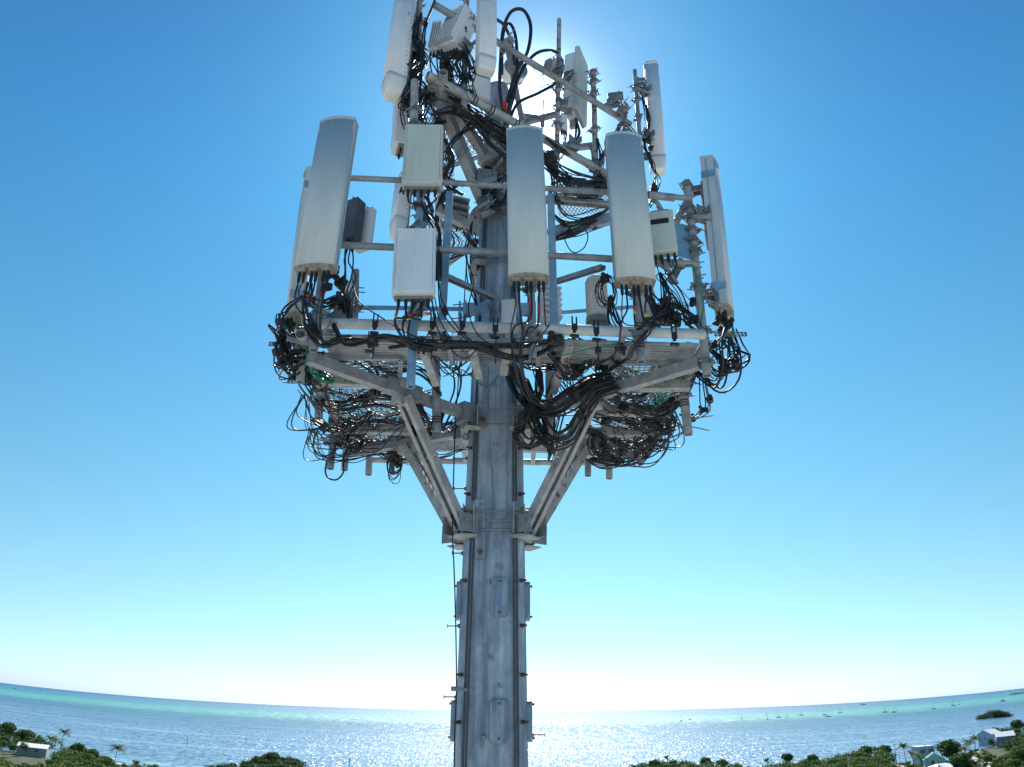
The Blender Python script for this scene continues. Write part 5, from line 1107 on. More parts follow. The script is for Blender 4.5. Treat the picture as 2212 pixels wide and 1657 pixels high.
bundle('cable loops hanging evenly below the left rear beam', [(740, 900, 9.0), (730, 950, 9.2), (770, 975, 9.5), (830, 965, 9.6), (870, 930, 9.3)], 4, .012, .14, 0)
bundle('cable loops hanging from the right walkway edge', [(1370, 850, 8.0), (1400, 900, 8.3), (1440, 905, 8.4), (1465, 860, 8.1)], 5, .012, .12, 0)
bundle('cable loops hanging below the right rear corner', [(1330, 930, 9.2), (1350, 975, 9.5), (1400, 985, 9.6), (1435, 945, 9.3), (1440, 900, 8.9)], 5, .012, .14, 0)

bundle('cables looping out past the strap at the upper left corner', [(640, 700, 6.9), (608, 712, 6.9), (600, 760, 6.9), (625, 800, 7.0), (655, 790, 7.1)], 4, .013, .06, 1)
bundle('cable pair curling out beside the left corner antenna base', [(655, 640, 6.7), (618, 665, 6.7), (606, 695, 6.7), (625, 725, 6.8), (655, 720, 6.9)], 3, .013, .05, 1)
bundle('cable run over the first left walkway beam', [(650, 760, 7.1), (700, 752, 7.2), (760, 765, 7.4), (830, 800, 7.7), (880, 840, 7.9), (920, 900, 8.1)], 4, .012, .05, 2)

# --- more clutter seen in the upper tier and under the deck
tangle('cables strapped along the far half of the front face pipe', [(1180, 298, 7.95), (1215, 322, 8.2), (1255, 345, 8.5), (1305, 372, 8.9)], 8, .011, .06, seed=71)
tangle('black cables strapped along the near half of the front face pipe', [(960, 185, 6.95), (1010, 208, 7.2), (1060, 238, 7.5), (1120, 270, 7.8)], 8, .012, .05, seed=72)
tangle('cables crowding the taped corner right of the cream panel', [(962, 300, 7.4), (975, 350, 7.8), (960, 395, 8.0), (1000, 420, 8.3)], 9, .012, .09, seed=73)
tangle('wires around the clamped pale pipe of the upper tier', [(1290, 300, 8.8), (1300, 340, 8.8), (1292, 380, 8.8), (1310, 400, 8.9)], 8, .010, .08, seed=74)
tangle('wires beside the lone thin white antenna and its pipe', [(1388, 210, 9.1), (1398, 260, 9.1), (1390, 300, 9.1), (1402, 340, 9.1)], 8, .010, .07, seed=75)
tangle('black jumpers under the flat panel back box', [(1244, 255, 8.9), (1248, 285, 8.8), (1240, 310, 8.7), (1248, 325, 8.6)], 6, .012, .05, seed=76)
tangle('cables piled between the arm beam and the square panel pipe', [(770, 760, 7.2), (830, 790, 7.5), (900, 800, 7.7), (950, 850, 7.9)], 9, .011, .14, seed=77)
tangle('cables hanging under the left brace head', [(880, 850, 7.9), (905, 890, 8.1), (940, 920, 8.3), (960, 880, 8.3)], 8, .012, .14, seed=78)
tangle('jumper mess between the canister and the right front antenna base', [(1320, 640, 6.8), (1330, 690, 6.8), (1365, 720, 6.75), (1400, 690, 6.8), (1430, 720, 6.9)], 10, .010, .12, seed=79)
tangle('jumper mess below the leftmost curved antenna', [(660, 630, 6.5), (700, 660, 6.5), (740, 640, 6.6), (755, 690, 6.6)], 10, .010, .10, seed=80)
tangle('cable mess between the mast and the pale pipe under the deck', [(1110, 760, 7.6), (1150, 790, 7.6), (1210, 780, 7.6), (1240, 740, 7.3), (1280, 760, 7.3)], 12, .011, .14, seed=81)
tangle('black cables passing under the right walkway beams', [(1330, 790, 7.6), (1380, 820, 7.8), (1430, 800, 7.7), (1480, 760, 7.3)], 9, .011, .16, seed=82)
tangle('rear cables seen through the right walkway', [(1230, 920, 9.0), (1290, 930, 9.2), (1340, 960, 9.6), (1400, 950, 9.5)], 9, .010, .2, seed=83)
for i, s_ in enumerate((-1.2, -.9, -.45, -.1, .3, 1.2)):
    m = MB(); q = fp(F1, s_, 8.0)
    for j in range(2): m.cyl(q + t1 * (.05 * j), q + t1 * (.05 * j + .018), .071, n=14)
    tag(m.build('strap_band', 'blackm'), 'one of the black strap bands round the front pipe of the upper platform', 'strap', 'strap bands on the front pipe of the upper platform')

tangle('cables and straps left of the mast between the two hand rails', [(955, 440, 8.2), (985, 470, 8.4), (1015, 500, 8.5), (1030, 540, 8.5)], 8, .011, .12, seed=91)
tangle('cables draped under the deck beams right of the centre antenna', [(1190, 460, 8.3), (1230, 480, 8.5), (1280, 470, 8.7), (1315, 450, 8.9)], 9, .010, .10, seed=92)
tangle('cables dropping down the mast face above the blue clamp bracket', [(1020, 480, 8.3), (1010, 540, 8.3), (1015, 600, 8.2), (1030, 660, 8.1)], 4, .010, .05, seed=93)
tangle('thin wires hanging between the left brace and the mast', [(910, 880, 8.6), (950, 930, 8.6), (985, 910, 8.5), (1000, 870, 8.4)], 6, .009, .14, seed=94)
tangle('wires behind the mast along the rear rail', [(870, 960, 10.2), (950, 985, 10.3), (1010, 965, 10.3)], 5, .009, .12, seed=95)
tangle('loose ends hanging below the front walkway right of the mast', [(1190, 760, 7.0), (1225, 800, 7.2), (1260, 790, 7.3), (1300, 760, 7.2), (1340, 790, 7.2)], 9, .010, .16, seed=96)
tangle('loose ends hanging below the front walkway left of the mast', [(930, 760, 7.1), (965, 800, 7.4), (1000, 790, 7.6), (1030, 760, 7.4)], 6, .009, .14, seed=97)
bundle('thin cable loop dangling at the far lower right', [(1425, 870, 8.4), (1450, 930, 8.8), (1430, 960, 9.2), (1400, 940, 9.2)], 3, .010, .10, 0)
bundle('thin cable loop dangling below the right rear rail', [(1240, 985, 10.0), (1225, 1015, 10.0), (1205, 1018, 10.0), (1190, 1000, 9.9)], 2, .010, .05, 0)
# ------------------------------------------------------------------ sea and shore
def sheet(name, pts, z, mat, kind='structure'):
    me = bpy.data.meshes.new(name); me.from_pydata([(p[0], p[1], 0) for p in pts], [], [tuple(range(len(pts)))]); me.materials.append(mat)
    o = bpy.data.objects.new(name, me); C.objects.link(o); o.location = (0, 0, z); o['kind'] = kind; return o
n_ = 96
me = bpy.data.meshes.new('sea'); vs = [(0, 0, 0)]; rings = [600, 2500, 12000, 70000]
for r_ in rings: vs += [(r_ * math.cos(2 * math.pi * i / n_), r_ * math.sin(2 * math.pi * i / n_), 0) for i in range(n_)]
fs = [(0, 1 + i, 1 + (i + 1) % n_) for i in range(n_)]
for k in range(3): fs += [(1 + k * n_ + i, 1 + (k + 1) * n_ + i, 1 + (k + 1) * n_ + (i + 1) % n_, 1 + k * n_ + (i + 1) % n_) for i in range(n_)]
me.from_pydata(vs, [], fs); me.materials.append(water_mat()); sea = bpy.data.objects.new('sea', me); C.objects.link(sea); sea['kind'] = 'structure'
def ground_mat():  # unseen ground below the tower, made pale to bounce sunlight upward
    m, N, L, B = newmat('pale_bounce_ground'); tc = N.new('ShaderNodeTexCoord')
    n = N.new('ShaderNodeTexNoise'); n.inputs['Scale'].default_value = .08; n.inputs['Detail'].default_value = 9; L.new(tc.outputs['Object'], n.inputs[0])
    r = ramp(N, [(.30, (.14, .16, .11)), (.42, (.36, .37, .35)), (.62, (.45, .45, .43)), (.75, (.52, .52, .50))]); L.new(n.outputs[0], r.inputs[0]); L.new(r.outputs[0], B.inputs['Base Color']); B.inputs['Roughness'].default_value = .9
    return m
shore = [(-420, 1570), (-150, 1600), (0, 1618), (100, 1640), (200, 1658), (300, 1676), (380, 1692), (420, 1710), (520, 1702), (640, 1690), (700, 1720), (1000, 1760), (1300, 1712), (1380, 1680), (1500, 1674), (1650, 1672), (1780, 1664), (1860, 1652), (1930, 1650), (1990, 1652), (2060, 1640), (2110, 1628), (2170, 1606), (2212, 1590), (2400, 1560), (2600, 1530)]
sp = [PZ(u, v, 0.8) for u, v in shore]
land = sheet('ground', [(-900, sp[0].y), (-900, -600), (900, -600), (900, sp[-1].y)][0:0] + [(p.x, p.y) for p in sp] + [(900, -400), (-900, -400)], 0.8, ground_mat())

def scrub_mat():
    m, N, L, B = newmat('dark_scrub'); tc = N.new('ShaderNodeTexCoord')
    n = N.new('ShaderNodeTexNoise'); n.inputs['Scale'].default_value = .16; n.inputs['Detail'].default_value = 9; L.new(tc.outputs['Object'], n.inputs[0])
    r = ramp(N, [(.35, (.02, .032, .012)), (.55, (.05, .065, .025))]); L.new(n.outputs[0], r.inputs[0]); L.new(r.outputs[0], B.inputs['Base Color']); B.inputs['Roughness'].default_value = .95
    return m
sheet('scrub_ground', [(p.x, p.y) for p in sp] + [(p.x * .62, p.y * .62) for p in reversed(sp)], 0.81, scrub_mat())
# ------------------------------------------------------------------ vegetation
M['leafd'] = leaf_mat('dark_leaves', (.055, .095, .03), (.12, .175, .05))
M['leafm'] = leaf_mat('mid_leaves', (.08, .13, .032), (.17, .235, .06))
M['leafl'] = leaf_mat('light_leaves', (.10, .14, .03), (.22, .24, .05))
M['leafg'] = leaf_mat('grey_green_leaves', (.07, .09, .045), (.13, .15, .08))
M['bark'] = plain_mat('bark', (.13, .10, .07), .9)
M['frond'] = leaf_mat('palm_fronds', (.06, .10, .025), (.16, .18, .05))
M['frondy'] = leaf_mat('yellowing_palm_fronds', (.16, .17, .04), (.32, .28, .07))
rt = random.Random(5)
def clump(m, c, r_, n, s_, sq=.75):
    for i in range(n):
        d = Vector((rt.gauss(0, 1), rt.gauss(0, 1), rt.gauss(0, 1))); d.normalize()
        rr = r_ * (rt.random() ** .35); p = c + Vector((d.x * rr, d.y * rr, d.z * rr * sq))
        a = Vector((rt.gauss(0, 1), rt.gauss(0, 1), rt.gauss(0, .6))).normalized(); b = a.cross(d + Vector((0, 0, .3))).normalized() if a.cross(d).length > .05 else a.orthogonal()
        q = s_ * rt.uniform(.55, 1.3)
        m.add([p - a * q - b * q * .5, p + a * q * .2 - b * q, p + a * q + b * q * .4, p - a * q * .2 + b * q * .9], [(0, 1, 2, 3)])
def crown(m, c, R_, H_, n=60, s_=.38, lobes=7):
    for k in range(lobes):
        a = rt.uniform(0, 6.28); rr = R_ * rt.uniform(.2, .72); hz = rt.uniform(-.25, .42) * H_ * (1.1 - rr / R_)
        clump(m, c + Vector((rr * math.cos(a), rr * math.sin(a), hz)), R_ * rt.uniform(.30, .52), n, s_)
def tree_proto(name, leaf, R_, H_, trunk, n=90, lobes=9, s_=.36):
    root = bpy.data.objects.new(name, None); C.objects.link(root); ORG[root.name] = Vector((0, 0, 0))
    m = MB(); m.tube([Vector((0, 0, 0)), Vector((.2, .1, trunk * .5)), Vector((.1, 0, trunk)), Vector((0, 0, trunk + H_ * .4))], [.35, .26, .2, .08], 7)
    for k in range(5):
        a = 1.26 * k + .3; m.tube([Vector((.1, 0, trunk * .8)), Vector((R_ * .35 * math.cos(a), R_ * .35 * math.sin(a), trunk + H_ * .15)), Vector((R_ * .65 * math.cos(a), R_ * .65 * math.sin(a), trunk + H_ * .35))], [.14, .09, .03], 5)
    m.build('trunk', 'bark', root)
    m = MB(); crown(m, Vector((0, 0, trunk + H_ * .5)), R_, H_, n, s_, lobes); m.build('crown', leaf, root)
    root.empty_display_size = 1
    return root
def palm_proto(name, H_, leaf, nf=17, L_=3.0):
    root = bpy.data.objects.new(name, None); C.objects.link(root); ORG[root.name] = Vector((0, 0, 0))
    m = MB(); top = Vector((.5, .2, H_)); m.tube([Vector((0, 0, 0)), Vector((.05, 0, H_ * .3)), Vector((.25, .1, H_ * .7)), top], [.22, .16, .13, .15], 8); m.build('trunk', 'bark', root)
    m = MB()
    for k in range(nf):
        a = 2.4 * k; el_ = rt.uniform(-.1, 1.3); L2 = L_ * rt.uniform(.8, 1.15); d = Vector((math.cos(a), math.sin(a), 0)); s_ = Vector((-d.y, d.x, 0)); pv = None
        for j in range(9):
            t = j / 8; p = top + d * (L2 * t * math.cos(el_ * .6)) + Vector((0, 0, L2 * (math.sin(el_) * t - .62 * t * t * (.5 + .5 * math.cos(el_)))))
            if pv is not None:
                for sd in (-1, 1):
                    for h in (0, .5):
                        q = lerp(pv, p, h); e_ = q + s_ * (sd * L_ * .30 * (1 - .6 * abs(t - .4))) + d * .25 + Vector((0, 0, -.18 - .2 * t)); m.add([q, lerp(pv, p, min(1, h + .42)), e_], [(0, 1, 2)])
                m.beam(pv, p, .05, .04)
            pv = p
    m.build('fronds', leaf, root)
    for i in range(1): mm = MB(); [mm.ball(top + Vector((.2 * math.cos(k * 1.5), .2 * math.sin(k * 1.5), -.25)), .14, 6, 5) for k in range(5)]; mm.build('coconuts', 'leafm', root)
    return root
TP = {'round': tree_proto('round_tree', 'leafd', 5.4, 7.0, 1.2, 300, 15, .36), 'bushy': tree_proto('shoreline_tree', 'leafm', 4.2, 5.4, 1.0, 200, 12, .34), 'thin': tree_proto('open_tree', 'leafg', 2.6, 3.0, 3.4, 55, 6, .26), 'light': tree_proto('light_green_shrub', 'leafl', 2.6, 3.0, .8, 120, 7, .3),
      'palm': palm_proto('palm_tree', 8.0, 'frond', 22, 4.0), 'palmy': palm_proto('palm_tree', 7.0, 'frondy', 19, 3.6)}
used = set()
def gpos(u, v, ztop):      # where an object whose top is ztop metres above the sea shows its top at this pixel
    return PZ(u, v, ztop)
def plant(kind, u, v, label, cat, group, hgt=None, s_=1.0, rz=None):
    pr = TP[kind]; full = {'round': 8.0, 'bushy': 6.5, 'thin': 6.2, 'light': 3.6, 'palm': 9.0, 'palmy': 8.0}[kind] * s_
    g_ = 0.8; p = gpos(u, v, g_ + full)
    o = pr if kind not in used else copy_tree(pr); used.add(kind)
    o.location = (p.x, p.y, g_); o.rotation_euler = (0, 0, rt.uniform(0, 6.28) if rz is None else rz); o.scale = (s_, s_, s_)
    return tag(o, label, cat, group)
gt = 'separate trees along the shore'
for kd, u, v, s_, lab in (
    ('round', 18, 1562, 1.25, 'dark round tree at the far left edge of the shore'), ('round', 58, 1578, 1.1, 'dark round tree behind the white-roofed house, beside the far left one'),
    ('bushy', 88, 1596, 1.1, 'small leafy tree between the dark trees and the first palm'), ('bushy', 172, 1606, 1.15, 'bushy tree right of the group of left palms'),
    ('bushy', 196, 1618, 1.1, 'bushy tree on the slope right of the left palms'), ('bushy', 228, 1634, .95, 'small tree just left of the lone left palm'),
    ('thin', 296, 1642, .9, 'small round tree right of the lone left palm'), ('bushy', 330, 1652, .9, 'low shore tree at the right end of the left shore'),
    ('round', 588, 1626, 1.05, 'largest dark tree of the small middle grove'), ('bushy', 560, 1634, 1.0, 'leafy tree on the left shoulder of the middle grove'), ('bushy', 636, 1638, 1.0, 'leafy tree at the right end of the middle grove'), ('thin', 502, 1648, .9, 'small tree at the left end of the middle grove'),
    ('thin', 1442, 1632, .9, 'small flat-topped tree at the left of the right shore'), ('bushy', 1410, 1642, .95, 'leafy tree left of the flat-topped one on the right shore'), ('bushy', 1525, 1636, 1.0, 'leafy tree on the right shore below the left sailboats'), ('bushy', 1560, 1640, .95, 'leafy tree just before the gap in the right shore trees'),
    ('thin', 1658, 1638, .85, 'little open tree with a visible trunk on the right shore'), ('round', 1698, 1628, .8, 'dark rounded tree right of the little open tree'), ('bushy', 1752, 1630, .95, 'leafy tree in the middle of the right shore wood'), ('bushy', 1868, 1611, 1.1, 'tall leafy tree near the right end of the wood'), ('bushy', 1912, 1610, 1.15, 'light-edged leafy tree at the right end of the wood beside the road'),
    ('round', 2046, 1600, 1.35, 'big round dark tree behind the seagreen gabled house'), ('round', 2078, 1628, 1.2, 'big dark tree in front of the round one right of the seagreen house'), ('round', 2196, 1556, 1.2, 'dark tree at the right picture edge above the houses'), ('bushy', 2150, 1572, 1.0, 'leafy tree behind the two grey houses'), ('round', 2205, 1612, 1.2, 'dark tree at the right edge below the grey house'), ('bushy', 2190, 1640, 1.1, 'leafy tree at the lower right corner'), ('bushy', 2130, 1632, .7, 'small leafy tree by the lane below the grey houses')):
    plant(kd, u, v, lab, 'tree', gt, s_=s_)
for kd, u, v, s_, lab in (
    ('palm', 137, 1578, 1.15, 'tallest palm of the left group behind the white-roofed house'), ('palm', 108, 1592, .95, 'dark palm left of the yellow palm near the white-roofed house'), ('palmy', 122, 1594, .9, 'thin yellow palm in the left group'), ('palmy', 133, 1602, .85, 'yellow-green palm in front of the tallest left palm'),
    ('palm', 252, 1612, 1.1, 'lone palm standing by the small dock at left'),
    ('palm', 1952, 1608, 1.15, 'dark palm beside the utility pole'), ('palmy', 1970, 1622, 1.0, 'drooping yellowish palm left of the tall seagreen house'), ('palm', 1990, 1632, .9, 'low palm in front of the tall seagreen house'), ('palm', 2092, 1600, 1.1, 'dark palm left of the two-storey grey house'), ('palmy', 2082, 1612, 1.0, 'yellow palm next to the dark palm by the two-storey house'), ('palm', 2103, 1592, 1.1, 'palm touching the left wall of the two-storey house'), ('palmy', 2128, 1618, .9, 'yellow palm in the garden below the two-storey house'), ('palmy', 2116, 1628, .8, 'small palm in front of the two-storey house')):
    plant(kd, u, v, lab, 'palm', 'palms near the houses', s_=s_)
for u, v, lab in ((190, 1636, 'light green shrub below the bushy trees at left'), (272, 1650, 'light green shrub right of the dock palm'), (2148, 1646, 'yellow-green shrub in the lower right garden'), (2100, 1620, 'small yellow-green shrub left of the garden palms')):
    plant('light', u, v, lab, 'shrub', 'light green shrubs')
def thicket(label, tops, vmax, leaf, zt, dens, name='undergrowth', R_=3.2, jit=5):
    m = MB(); us = [t[0] for t in tops]
    def topv(u):
        for (a, b), (c, d) in zip(tops, tops[1:]):
            if a <= u <= c: return b + (d - b) * (u - a) / (c - a)
        return tops[-1][1]
    u = us[0]
    while u < us[-1]:
        v = topv(u) + rt.uniform(0, jit)
        while v < vmax + 8:
            z = zt * rt.uniform(.72, 1.1); p = PZ(u + rt.uniform(-6, 6), v, .8 + z)
            r2 = R_ * rt.uniform(.7, 1.25)
            for k in range(3): clump(m, Vector((p.x + rt.uniform(-1, 1) * r2 * .6, p.y + rt.uniform(-1, 1) * r2 * .6, .8 + z - r2 * .75 + rt.uniform(-.6, .3))), r2 * .75, dens, .42, .8)
            v += rt.uniform(6.5, 10)
        u += rt.uniform(8, 12)
    o = m.build(name, leaf); tag(o, label, 'shrubs', None, 'stuff'); return o
thicket('dark tree mass behind the white-roofed house at the far left', [(-40, 1562), (10, 1560), (40, 1570), (75, 1580), (95, 1592), (112, 1598)], 1594, 'leafd', 7.5, 60, R_=3.8)
thicket('dark green mangrove thicket covering the left shore', [(-30, 1622), (22, 1634), (32, 1664), (106, 1664), (120, 1622), (150, 1606), (190, 1614), (225, 1628), (250, 1646), (300, 1646), (350, 1656), (385, 1666)], 1668, 'leafm', 6.5, 60, R_=3.6)
thicket('low scrub in front of the white-roofed house', [(-30, 1644), (28, 1644), (60, 1646), (106, 1643), (125, 1650)], 1668, 'leafm', 2.2, 46, R_=2.0)
thicket('dark green mangrove thicket of the small middle grove', [(428, 1656), (470, 1644), (520, 1644), (548, 1634), (570, 1624), (600, 1624), (645, 1634), (664, 1656)], 1668, 'leafd', 6.5, 60, R_=3.4)
thicket('dense dark green thicket along the right shore', [(1355, 1656), (1400, 1636), (1450, 1636), (1500, 1640), (1560, 1640), (1610, 1650), (1640, 1652), (1700, 1638), (1740, 1636), (1780, 1632), (1800, 1626), (1850, 1614), (1900, 1608), (1920, 1614), (1932, 1628)], 1668, 'leafm', 6.5, 60, R_=3.6)
thicket('greyish thicket in front of the right shore wood', [(1560, 1656), (1700, 1654), (1800, 1646), (1925, 1640)], 1668, 'leafg', 4.5, 46)
thicket('dark thicket behind the right hand houses', [(2142, 1572), (2160, 1572), (2185, 1560), (2240, 1548)], 1592, 'leafd', 7.5, 60, R_=4)
thicket('dark thicket in the lower right corner', [(2160, 1632), (2200, 1612), (2240, 1600)], 1668, 'leafd', 6, 60, R_=3.8)
thicket('garden greenery between the seagreen house and the lane', [(2028, 1640), (2060, 1636), (2090, 1644), (2104, 1655)], 1668, 'leafd', 5.5, 60, R_=3.4)
thicket('patchy garden shrubs around the lane and the grey houses', [(2112, 1612), (2130, 1622), (2160, 1626), (2190, 1622)], 1650, 'leafl', 2.0, 30, R_=1.6, jit=9)
thicket('shrubs at the foot of the palms beside the tall house', [(1950, 1640), (1968, 1644), (1984, 1646)], 1668, 'leafm', 2.6, 36, R_=1.8)
# islets
def islet(label, u, v, ud, n, zt, R_, fl):
    p = PZ(u, v, 0.1); dist = math.hypot(p.x, p.y); L_ = ud / LF * dist; rd = Vector((p.x, p.y, 0)).normalized(); tg = Vector((rd.y, -rd.x, 0)); m = MB()
    for i in range(n):
        t = rt.uniform(-.5, .5); q = Vector((p.x, p.y, 0)) + tg * (L_ * t) + rd * (rt.uniform(-1, 1) * L_ * .18); h = zt * (1 - abs(t * 2) ** 2.2 * fl)
        for k in range(3): clump(m, q + Vector((rt.uniform(-1, 1) * R_, rt.uniform(-1, 1) * R_, h * rt.uniform(.02, .8))), R_, 30, R_ * .13, .7)
    return tag(m.build('mangrove_islet', 'leafd'), label, 'islet')
islet('low mangrove islet in the bay at the right', 2149, 1551, 52, 110, 12.0, 3.6, .8)
islet('flat distant island at the right edge of the horizon', 2204, 1499, 34, 26, 12, 7, .6)

# ------------------------------------------------------------------ houses
M['wall_blue'] = paint_mat('seagreen_wall', (.36, .56, .58), .7, .08); M['wall_mint'] = paint_mat('mint_wall', (.48, .68, .66), .7, .08)
M['wall_grey'] = paint_mat('grey_wall', (.50, .53, .56), .7, .08); M['wall_tan'] = paint_mat('tan_wall', (.52, .46, .36), .7, .1); M['wall_slate'] = paint_mat('slate_wall', (.26, .32, .42), .7, .1)
M['roof_white'] = paint_mat('white_metal_roof', (.78, .79, .80), .35, .05); M['roof_mint'] = paint_mat('mint_metal_roof', (.55, .72, .70), .35, .05); M['trim'] = paint_mat('white_trim', (.75, .75, .73), .5, .05)
M['glass'] = plain_mat('dark_window_glass', (.03, .04, .06), .08); M['shut_blue'] = plain_mat('blue_shutter', (.05, .22, .5), .5); M['pave'] = paint_mat('pale_concrete', (.42, .41, .38), .85, .15)
def house(name, label, u, vtop, ztop, wd, dp, yaw, wall, roof, rh, windows=(), roofkind='gable', ov=.5, shutter='trim'):
    p = PZ(u, vtop, ztop); base = Vector((p.x, p.y, .8)); root = thing(name, label, 'house', base); ca, sa = math.cos(R(yaw)), math.sin(R(yaw))
    X = Vector((ca, sa, 0)); Y_ = Vector((-sa, ca, 0)); Z_ = Vector((0, 0, 1)); eave = ztop - rh - .8
    m = MB(); m.box(base + Z_ * eave / 2, (wd, dp, eave), yaw=R(yaw))
    if roofkind == 'gable':
        for s_ in (-1, 1):
            a = base + X * (s_ * (wd / 2 - .001)) + Z_ * (eave + .001); m.add([a - Y_ * dp / 2, a + Y_ * dp / 2, a + Z_ * (rh - .1), a - Y_ * dp / 2 - X * s_ * .15, a + Y_ * dp / 2 - X * s_ * .15, a + Z_ * (rh - .1) - X * s_ * .15], [(0, 1, 2), (5, 4, 3), (0, 2, 5, 3), (1, 4, 5, 2)])
    m.build('wall', wall, root)
    m = MB(); top = base + Z_ * (eave + rh)
    if roofkind == 'gable':
        for s_ in (-1, 1):
            e_ = base + Z_ * (eave - .2) + Y_ * (s_ * (dp / 2 + ov)); a, b = e_ - X * (wd / 2 + ov), e_ + X * (wd / 2 + ov); c, d = top + X * (wd / 2 + ov) + Y_ * s_ * .01, top - X * (wd / 2 + ov) + Y_ * s_ * .01
            m.hexa([a, b, c, d, a + Z_ * .18, b + Z_ * .18, c + Z_ * .18, d + Z_ * .18])
            for k in range(14): q = lerp(a, b, (k + .5) / 14) + Z_ * .19; m.beam(q, lerp(d, c, (k + .5) / 14) + Z_ * .19, .07, .06)
        m.build('roof', roof, root)
    elif roofkind == 'hip':
        k_ = [(-wd / 2 - ov, -dp / 2 - ov), (wd / 2 + ov, -dp / 2 - ov), (wd / 2 + ov, dp / 2 + ov), (-wd / 2 - ov, dp / 2 + ov)]; q = [base + X * a + Y_ * b + Z_ * eave for a, b in k_]
        r1, r2 = top - X * wd * .2, top + X * wd * .2; m.add(q + [r1, r2], [(0, 1, 5, 4), (1, 2, 5), (2, 3, 4, 5), (3, 0, 4), (3, 2, 1, 0)]); m.build('roof', roof, root)
    else:
        m.box(base + Z_ * (eave + .1), (wd + .3, dp + .3, .2), yaw=R(yaw)); m.build('roof', roof, root); m = MB()
        for s_ in (-1, 1):
            m.beam(base + X * (s_ * wd / 2) - Y_ * dp / 2 + Z_ * (eave + 1.0), base + X * (s_ * wd / 2) + Y_ * dp / 2 + Z_ * (eave + 1.0), .1, .1); m.beam(base - X * wd / 2 + Y_ * (s_ * dp / 2) + Z_ * (eave + 1.0), base + X * wd / 2 + Y_ * (s_ * dp / 2) + Z_ * (eave + 1.0), .1, .1)
            for k in range(9): t = (k / 8 - .5); m.beam(base + X * t * wd + Y_ * (s_ * dp / 2) + Z_ * (eave + .2), base + X * t * wd + Y_ * (s_ * dp / 2) + Z_ * (eave + .96), .06, .06)
        m.box(base + X * 1.2 + Z_ * (eave + .65), (1.6, 1.2, .9)); m.build('roof_railing', 'trim', root)
    for (side, x, z, ww, hh) in windows:
        n0 = {'f': -Y_, 'r': X, 'l': -X}[side]; t0 = {'f': X, 'r': Y_, 'l': Y_}[side]; dd = dp / 2 if side == 'f' else wd / 2
        c = base + n0 * (dd + .02) + t0 * x + Z_ * z; bs = (t0, n0, Z_); m = MB(); m.box(c, (ww, .06, hh), basis=bs); o = m.build('window', 'glass', root)
        m = MB()
        for s_ in (-1, 1): m.box(c + t0 * (s_ * (ww / 2 + .08)) + n0 * .02, (.16, .10, hh + .32), basis=bs); m.box(c + Z_ * (s_ * (hh / 2 + .08)) + n0 * .02, (ww, .10, .16), basis=bs)
        m.box(c + n0 * .035, (.07, .03, hh), basis=bs); m.build('frame', 'trim', o)
        if shutter != 'trim':
            for s_ in (-1, 1): m = MB(); m.box(c + t0 * (s_ * (ww / 2 + .45)) + n0 * .02, (.5, .08, hh), basis=bs); m.build('shutter', shutter, o)
    return root
house('beach_house', 'white-roofed house with slate and cream walls among the trees at the lower left', 74, 1607, 7.0, 15, 9, 22, 'wall_tan', 'roof_white', 1.6, [('f', -3, 3.2, 1.2, 1.6), ('f', 2.5, 3.2, 1.2, 1.6), ('l', 0, 3.0, 1.0, 1.5)], shutter='shut_blue')
house('tall_house', 'tall flat-roofed seagreen house with rooftop railing beside the palms', 1992, 1607, 11.5, 9.5, 9, -6, 'wall_blue', 'trim', 1.2, [('f', -2.2, 7.0, 1.2, 2.2), ('f', 2.6, 7.2, 1.6, 2.0), ('f', -2.2, 2.6, 1.2, 1.8)], 'flat', shutter='glass')
house('gabled_house', 'mint gabled house with a pale roof below the tall seagreen house', 2016, 1626, 9.0, 10, 10, 62, 'wall_mint', 'roof_mint', 3.2, [('f', 0, 4.0, 1.2, 1.6), ('l', 1.0, 4.0, 1.2, 1.8), ('l', -2.0, 3.0, 1.0, 1.5)])
house('low_house', 'low white hipped roof at the bottom edge in front of the mint gabled house', 2034, 1649, 6.0, 13, 10, 10, 'wall_mint', 'roof_white', 2.0, [('f', 0, 2.4, 1.2, 1.4)], 'hip')
house('two_storey_house', 'two-storey grey house with white gable trim and balcony on the right', 2136, 1576, 11.5, 11, 11, 20, 'wall_grey', 'roof_white', 2.8, [('f', -2, 6.4, 1.4, 2.0), ('f', 2, 6.4, 1.4, 2.0), ('f', 0, 2.6, 2.4, 2.0), ('l', 0, 5.5, 1.2, 1.6)])
house('side_house', 'grey gabled house just right of the two-storey house', 2168, 1581, 10, 11.5, 9, -24, 'wall_slate', 'roof_white', 2.6, [('f', -2, 4.6, 1.2, 1.5), ('l', 0, 4.5, 1.2, 1.5)])
# lane, wall, pole, dock, parked car
def strip(name, pts, wv, z, mat):
    a = [PZ(u, v, z) for u, v in pts]; q = []
    for i, p in enumerate(a):
        t = (a[min(i + 1, len(a) - 1)] - a[max(i - 1, 0)]).normalized(); s_ = Vector((t.y, -t.x, 0)) * wv / 2; q.append((p + s_, p - s_))
    m = MB(); m.add([x for pr_ in q for x in pr_], [(2 * i, 2 * i + 2, 2 * i + 3, 2 * i + 1) for i in range(len(q) - 1)]); o = m.build(name, mat); o['kind'] = 'structure'; return o
strip('road', [(1940, 1652), (1944, 1662), (1948, 1676), (1950, 1700)], 5, .83, 'pave')
strip('road', [(2100, 1634), (2120, 1644), (2150, 1658), (2190, 1672)], 6, .83, 'pave')
p = PZ(1937, 1650, .8); root = thing('utility_pole', 'dark utility pole standing at the end of the pale lane', 'pole', p); H = 11.5
m = MB(); m.cyl(p, p + Vector((.15, 0, H)), .17, .11, n=8); m.build('post', 'bark', root)
m = MB(); m.beam(p + Vector((-1.0, 0, H - 1)), p + Vector((1.2, 0, H - 1)), .12, .12); m.build('crossarm', 'bark', root)
